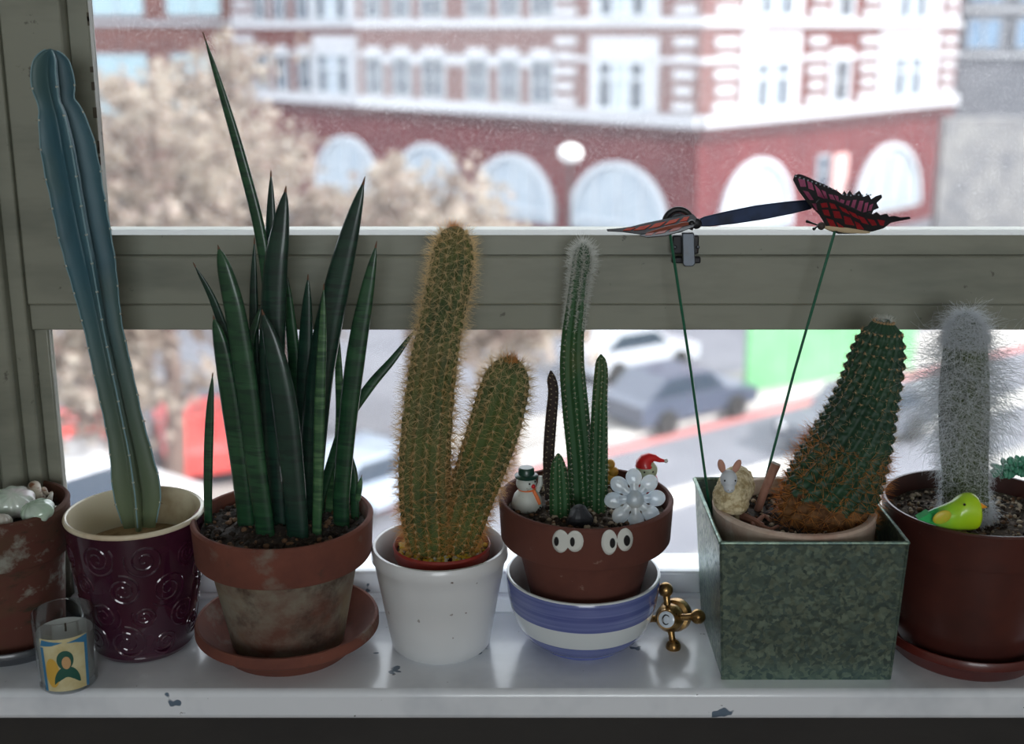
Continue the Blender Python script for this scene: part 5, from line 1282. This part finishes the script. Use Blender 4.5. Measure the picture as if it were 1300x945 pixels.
def long_hair(ar, per, lfun, droop, curl, r, k=9):
    out = []
    for (p_, nn, tt, u) in ar:
        for _ in range(per):
            L_ = lfun(u)
            if L_ <= 0: continue
            L_ *= rng.uniform(0.45, 1.15); st_ = L_ / (k - 1)
            side = np.cross(nn, (0, 0, 1.0)); side /= np.linalg.norm(side) + 1e-9
            dv = nn * rng.uniform(0.5, 1.0) + side * rng.normal() * 0.7 + np.array((0, 0, 1.0)) * rng.normal() * 0.45
            dv /= np.linalg.norm(dv); q = np.array(p_) - nn * 0.0005; pl_ = [q.copy()]
            cv = rng.normal() * curl; tw = rng.normal() * curl
            for i in range(k - 1):
                dv = dv + side * cv / (k - 1) - nn * abs(tw) * 0.5 / (k - 1) + np.array((0, 0, -droop * rng.uniform(0.3, 1.2))) / (k - 1) + rng.normal(size=3) * 0.07
                dv /= np.linalg.norm(dv); q = q + dv * st_; pl_.append(q.copy())
            out.append(pl_)
    return strands(np.array(out), r, r * 0.5)
def lf_(u):
    if u < 0.16: return 0.012
    if u < 0.32: return 0.009
    return 0.014 + 0.040 * math.exp(-((u - 0.68) / 0.19) ** 2)
V, f = long_hair(ar, 9, lf_, 0.9, 1.4, 0.000085); stuff(raw('long_hair', V, f, hair_m, stR))
arT = areoles(fr, s, 20, 0.1, 0.0016, s[-1] * 0.87, s[-1] * 0.999)
V, f = long_hair(arT, 10, lambda u: 0.010, 1.2, 2.6, 0.00012, 7); stuff(raw('crown_wool', V, f, hair_m, stR))
arB = areoles(fr, s, 20, 0.1, 0.002, 0.0, s[-1] * 0.17)
V, f = long_hair(arB, 10, lambda u: 0.016, 1.5, 2.6, 0.00013, 7); stuff(raw('base_wool', V, f, hair_m, stR))
# sedum sprig at the back right of the same pot
sed = mat('sedum_leaf', (70, 140, 112), 0.5, layers=[(60, 3, 0.4, 0.7, (96, 164, 136), U)], sss=0.1)
Ys = YR + 0.045
sp0 = atz(1330, 625, zsR); spts = [tuple(sp0), tuple(at(1318, 600, Ys)), tuple(at(1300, 592, Ys - 0.004)), tuple(at(1272, 597, Ys - 0.008))]
SP = spline(spts, 16)
spo = MB().tube(SP, 0.0016, 8).build('sedum_sprig', sed, tR)
for i in range(3, 16):
    for j in range(5):
        a = j * 1.257 + i * 0.8; dv = Vector((-0.35, math.cos(a) * 0.9, math.sin(a))); dv.normalize()
        if i == 15: dv = (dv + Vector((-1.0, 0, 0))).normalized()
        p0 = Vector(SP[i]); L_ = 0.0095
        MB().tube([p0, p0 + dv * L_ * 0.3, p0 + dv * L_ * 0.6, p0 + dv * L_ * 0.85, p0 + dv * L_], [0.0009, 0.0020, 0.0024, 0.0018, 0.0003], 8).build('leaf', sed, spo)

# bird
Yd = YR - RR + 0.022
q = at(1214, 660, Yd); Yd = q.y
secs = [(1165, 658, 660), (1172, 653.5, 662.5), (1182, 647, 666), (1192, 643, 669), (1201, 639, 671.5), (1209, 635, 673), (1216, 629, 674), (1223, 625.5, 674), (1231, 625, 674), (1237, 628, 673), (1240.5, 632.5, 671), (1243, 641, 668), (1245.5, 649, 662), (1246.2, 655, 657)]
tb = thing('toy_bird', 'lime green toy bird with orange beak on the pot edge', 'bird', at(1220, 676, Yd))
v = []; f = []; ns = 24
S = spline(secs, 40)
for (x, t_, b_) in S:
    hz = max((b_ - t_) / 2, 0.3)
    for j in range(ns):
        a = 2 * math.pi * j / ns
        p_ = at(x, (t_ + b_) / 2, Yd); k = mpp(Yd, p_.z)
        v.append(p_ + Vector((0, math.cos(a) * min(hz, 21) * 0.85 * k, math.sin(a) * hz * k)))
n = len(S)
for i in range(n - 1):
    for j in range(ns): f.append((i*ns + j, i*ns + (j+1) % ns, (i+1)*ns + (j+1) % ns, (i+1)*ns + j))
f += [tuple(range(ns))[::-1], tuple((n-1)*ns + j for j in range(ns))]
bm_ = bpy.data.materials.new('bird_paint'); bm_.use_nodes = True; nt = bm_.node_tree; N = nt.nodes; L = nt.links; b = N['Principled BSDF']
tc = N.new('ShaderNodeTexCoord'); sp = N.new('ShaderNodeSeparateXYZ'); L.new(tc.outputs['Object'], sp.inputs[0])
nz = N.new('ShaderNodeTexNoise'); nz.inputs['Scale'].default_value = 60; L.new(tc.outputs['Object'], nz.inputs['Vector'])
ad = N.new('ShaderNodeMath'); ad.operation = 'MULTIPLY_ADD'; ad.inputs[1].default_value = 0.016; L.new(nz.outputs['Fac'], ad.inputs[0]); L.new(sp.outputs[0], ad.inputs[2])
mr = N.new('ShaderNodeMapRange'); mr.inputs[1].default_value = at(1165, 650, Yd).x + 0.008; mr.inputs[2].default_value = at(1246, 650, Yd).x + 0.008; L.new(ad.outputs[0], mr.inputs[0])
cr = N.new('ShaderNodeValToRGB'); e = cr.color_ramp.elements; e[0].position = 0.18; e[0].color = lin((40, 180, 96)); e[1].position = 1; e[1].color = lin((196, 226, 20))
for pos, c in ((0.24, (70, 196, 100)), (0.30, (140, 212, 80)), (0.50, (164, 218, 44))):
    q_ = e.new(pos); q_.color = lin(c)
L.new(mr.outputs[0], cr.inputs[0]); L.new(cr.outputs[0], b.inputs['Base Color']); b.inputs['Roughness'].default_value = 0.3
b.inputs['Coat Weight'].default_value = 0.3; b.inputs['Subsurface Weight'].default_value = 0.25; b.inputs['Subsurface Radius'].default_value = (0.01, 0.01, 0.003)
bo = MB().add(v, f).build('body', bm_, tb, angle=80)
k = mpp(Yd, 0.11)
bp_ = at(1241.5, 642, Yd - 0.002)
MB().tube([bp_, bp_ + Vector((4*k, -1*k, -0.5*k)), bp_ + Vector((11*k, -2*k, -1.5*k))], [4.8*k, 3.8*k, 0.5*k], 12).build('beak', mat('beak_orange', (240, 160, 40), 0.35), tb)
ey = at(1224.5, 641, Yd - 0.0108); MB().ball(ey, 1.7*k, 10, 8).build('eye', blk, tb)
wg = at(1196, 657, Yd - 0.0085)
MB().ball(wg, (12*k, 2.6*k, 8.5*k), 20, 12, rot=Matrix.Rotation(-0.45, 3, 'Y')).build('wing', mat('wing_patch_orange', (206, 190, 54), 0.4, layers=[(90, 3, 0.42, 0.6, (172, 206, 52), U)]), tb)
MB().prism([at(1166, 660, Yd - 0.004), at(1180, 652, Yd - 0.004), at(1186, 656, Yd - 0.004), at(1180, 664, Yd - 0.004)], (0, 0.008, 0)).build('tail', mat('tail_green', (40, 176, 96), 0.7), tb, smooth=False)
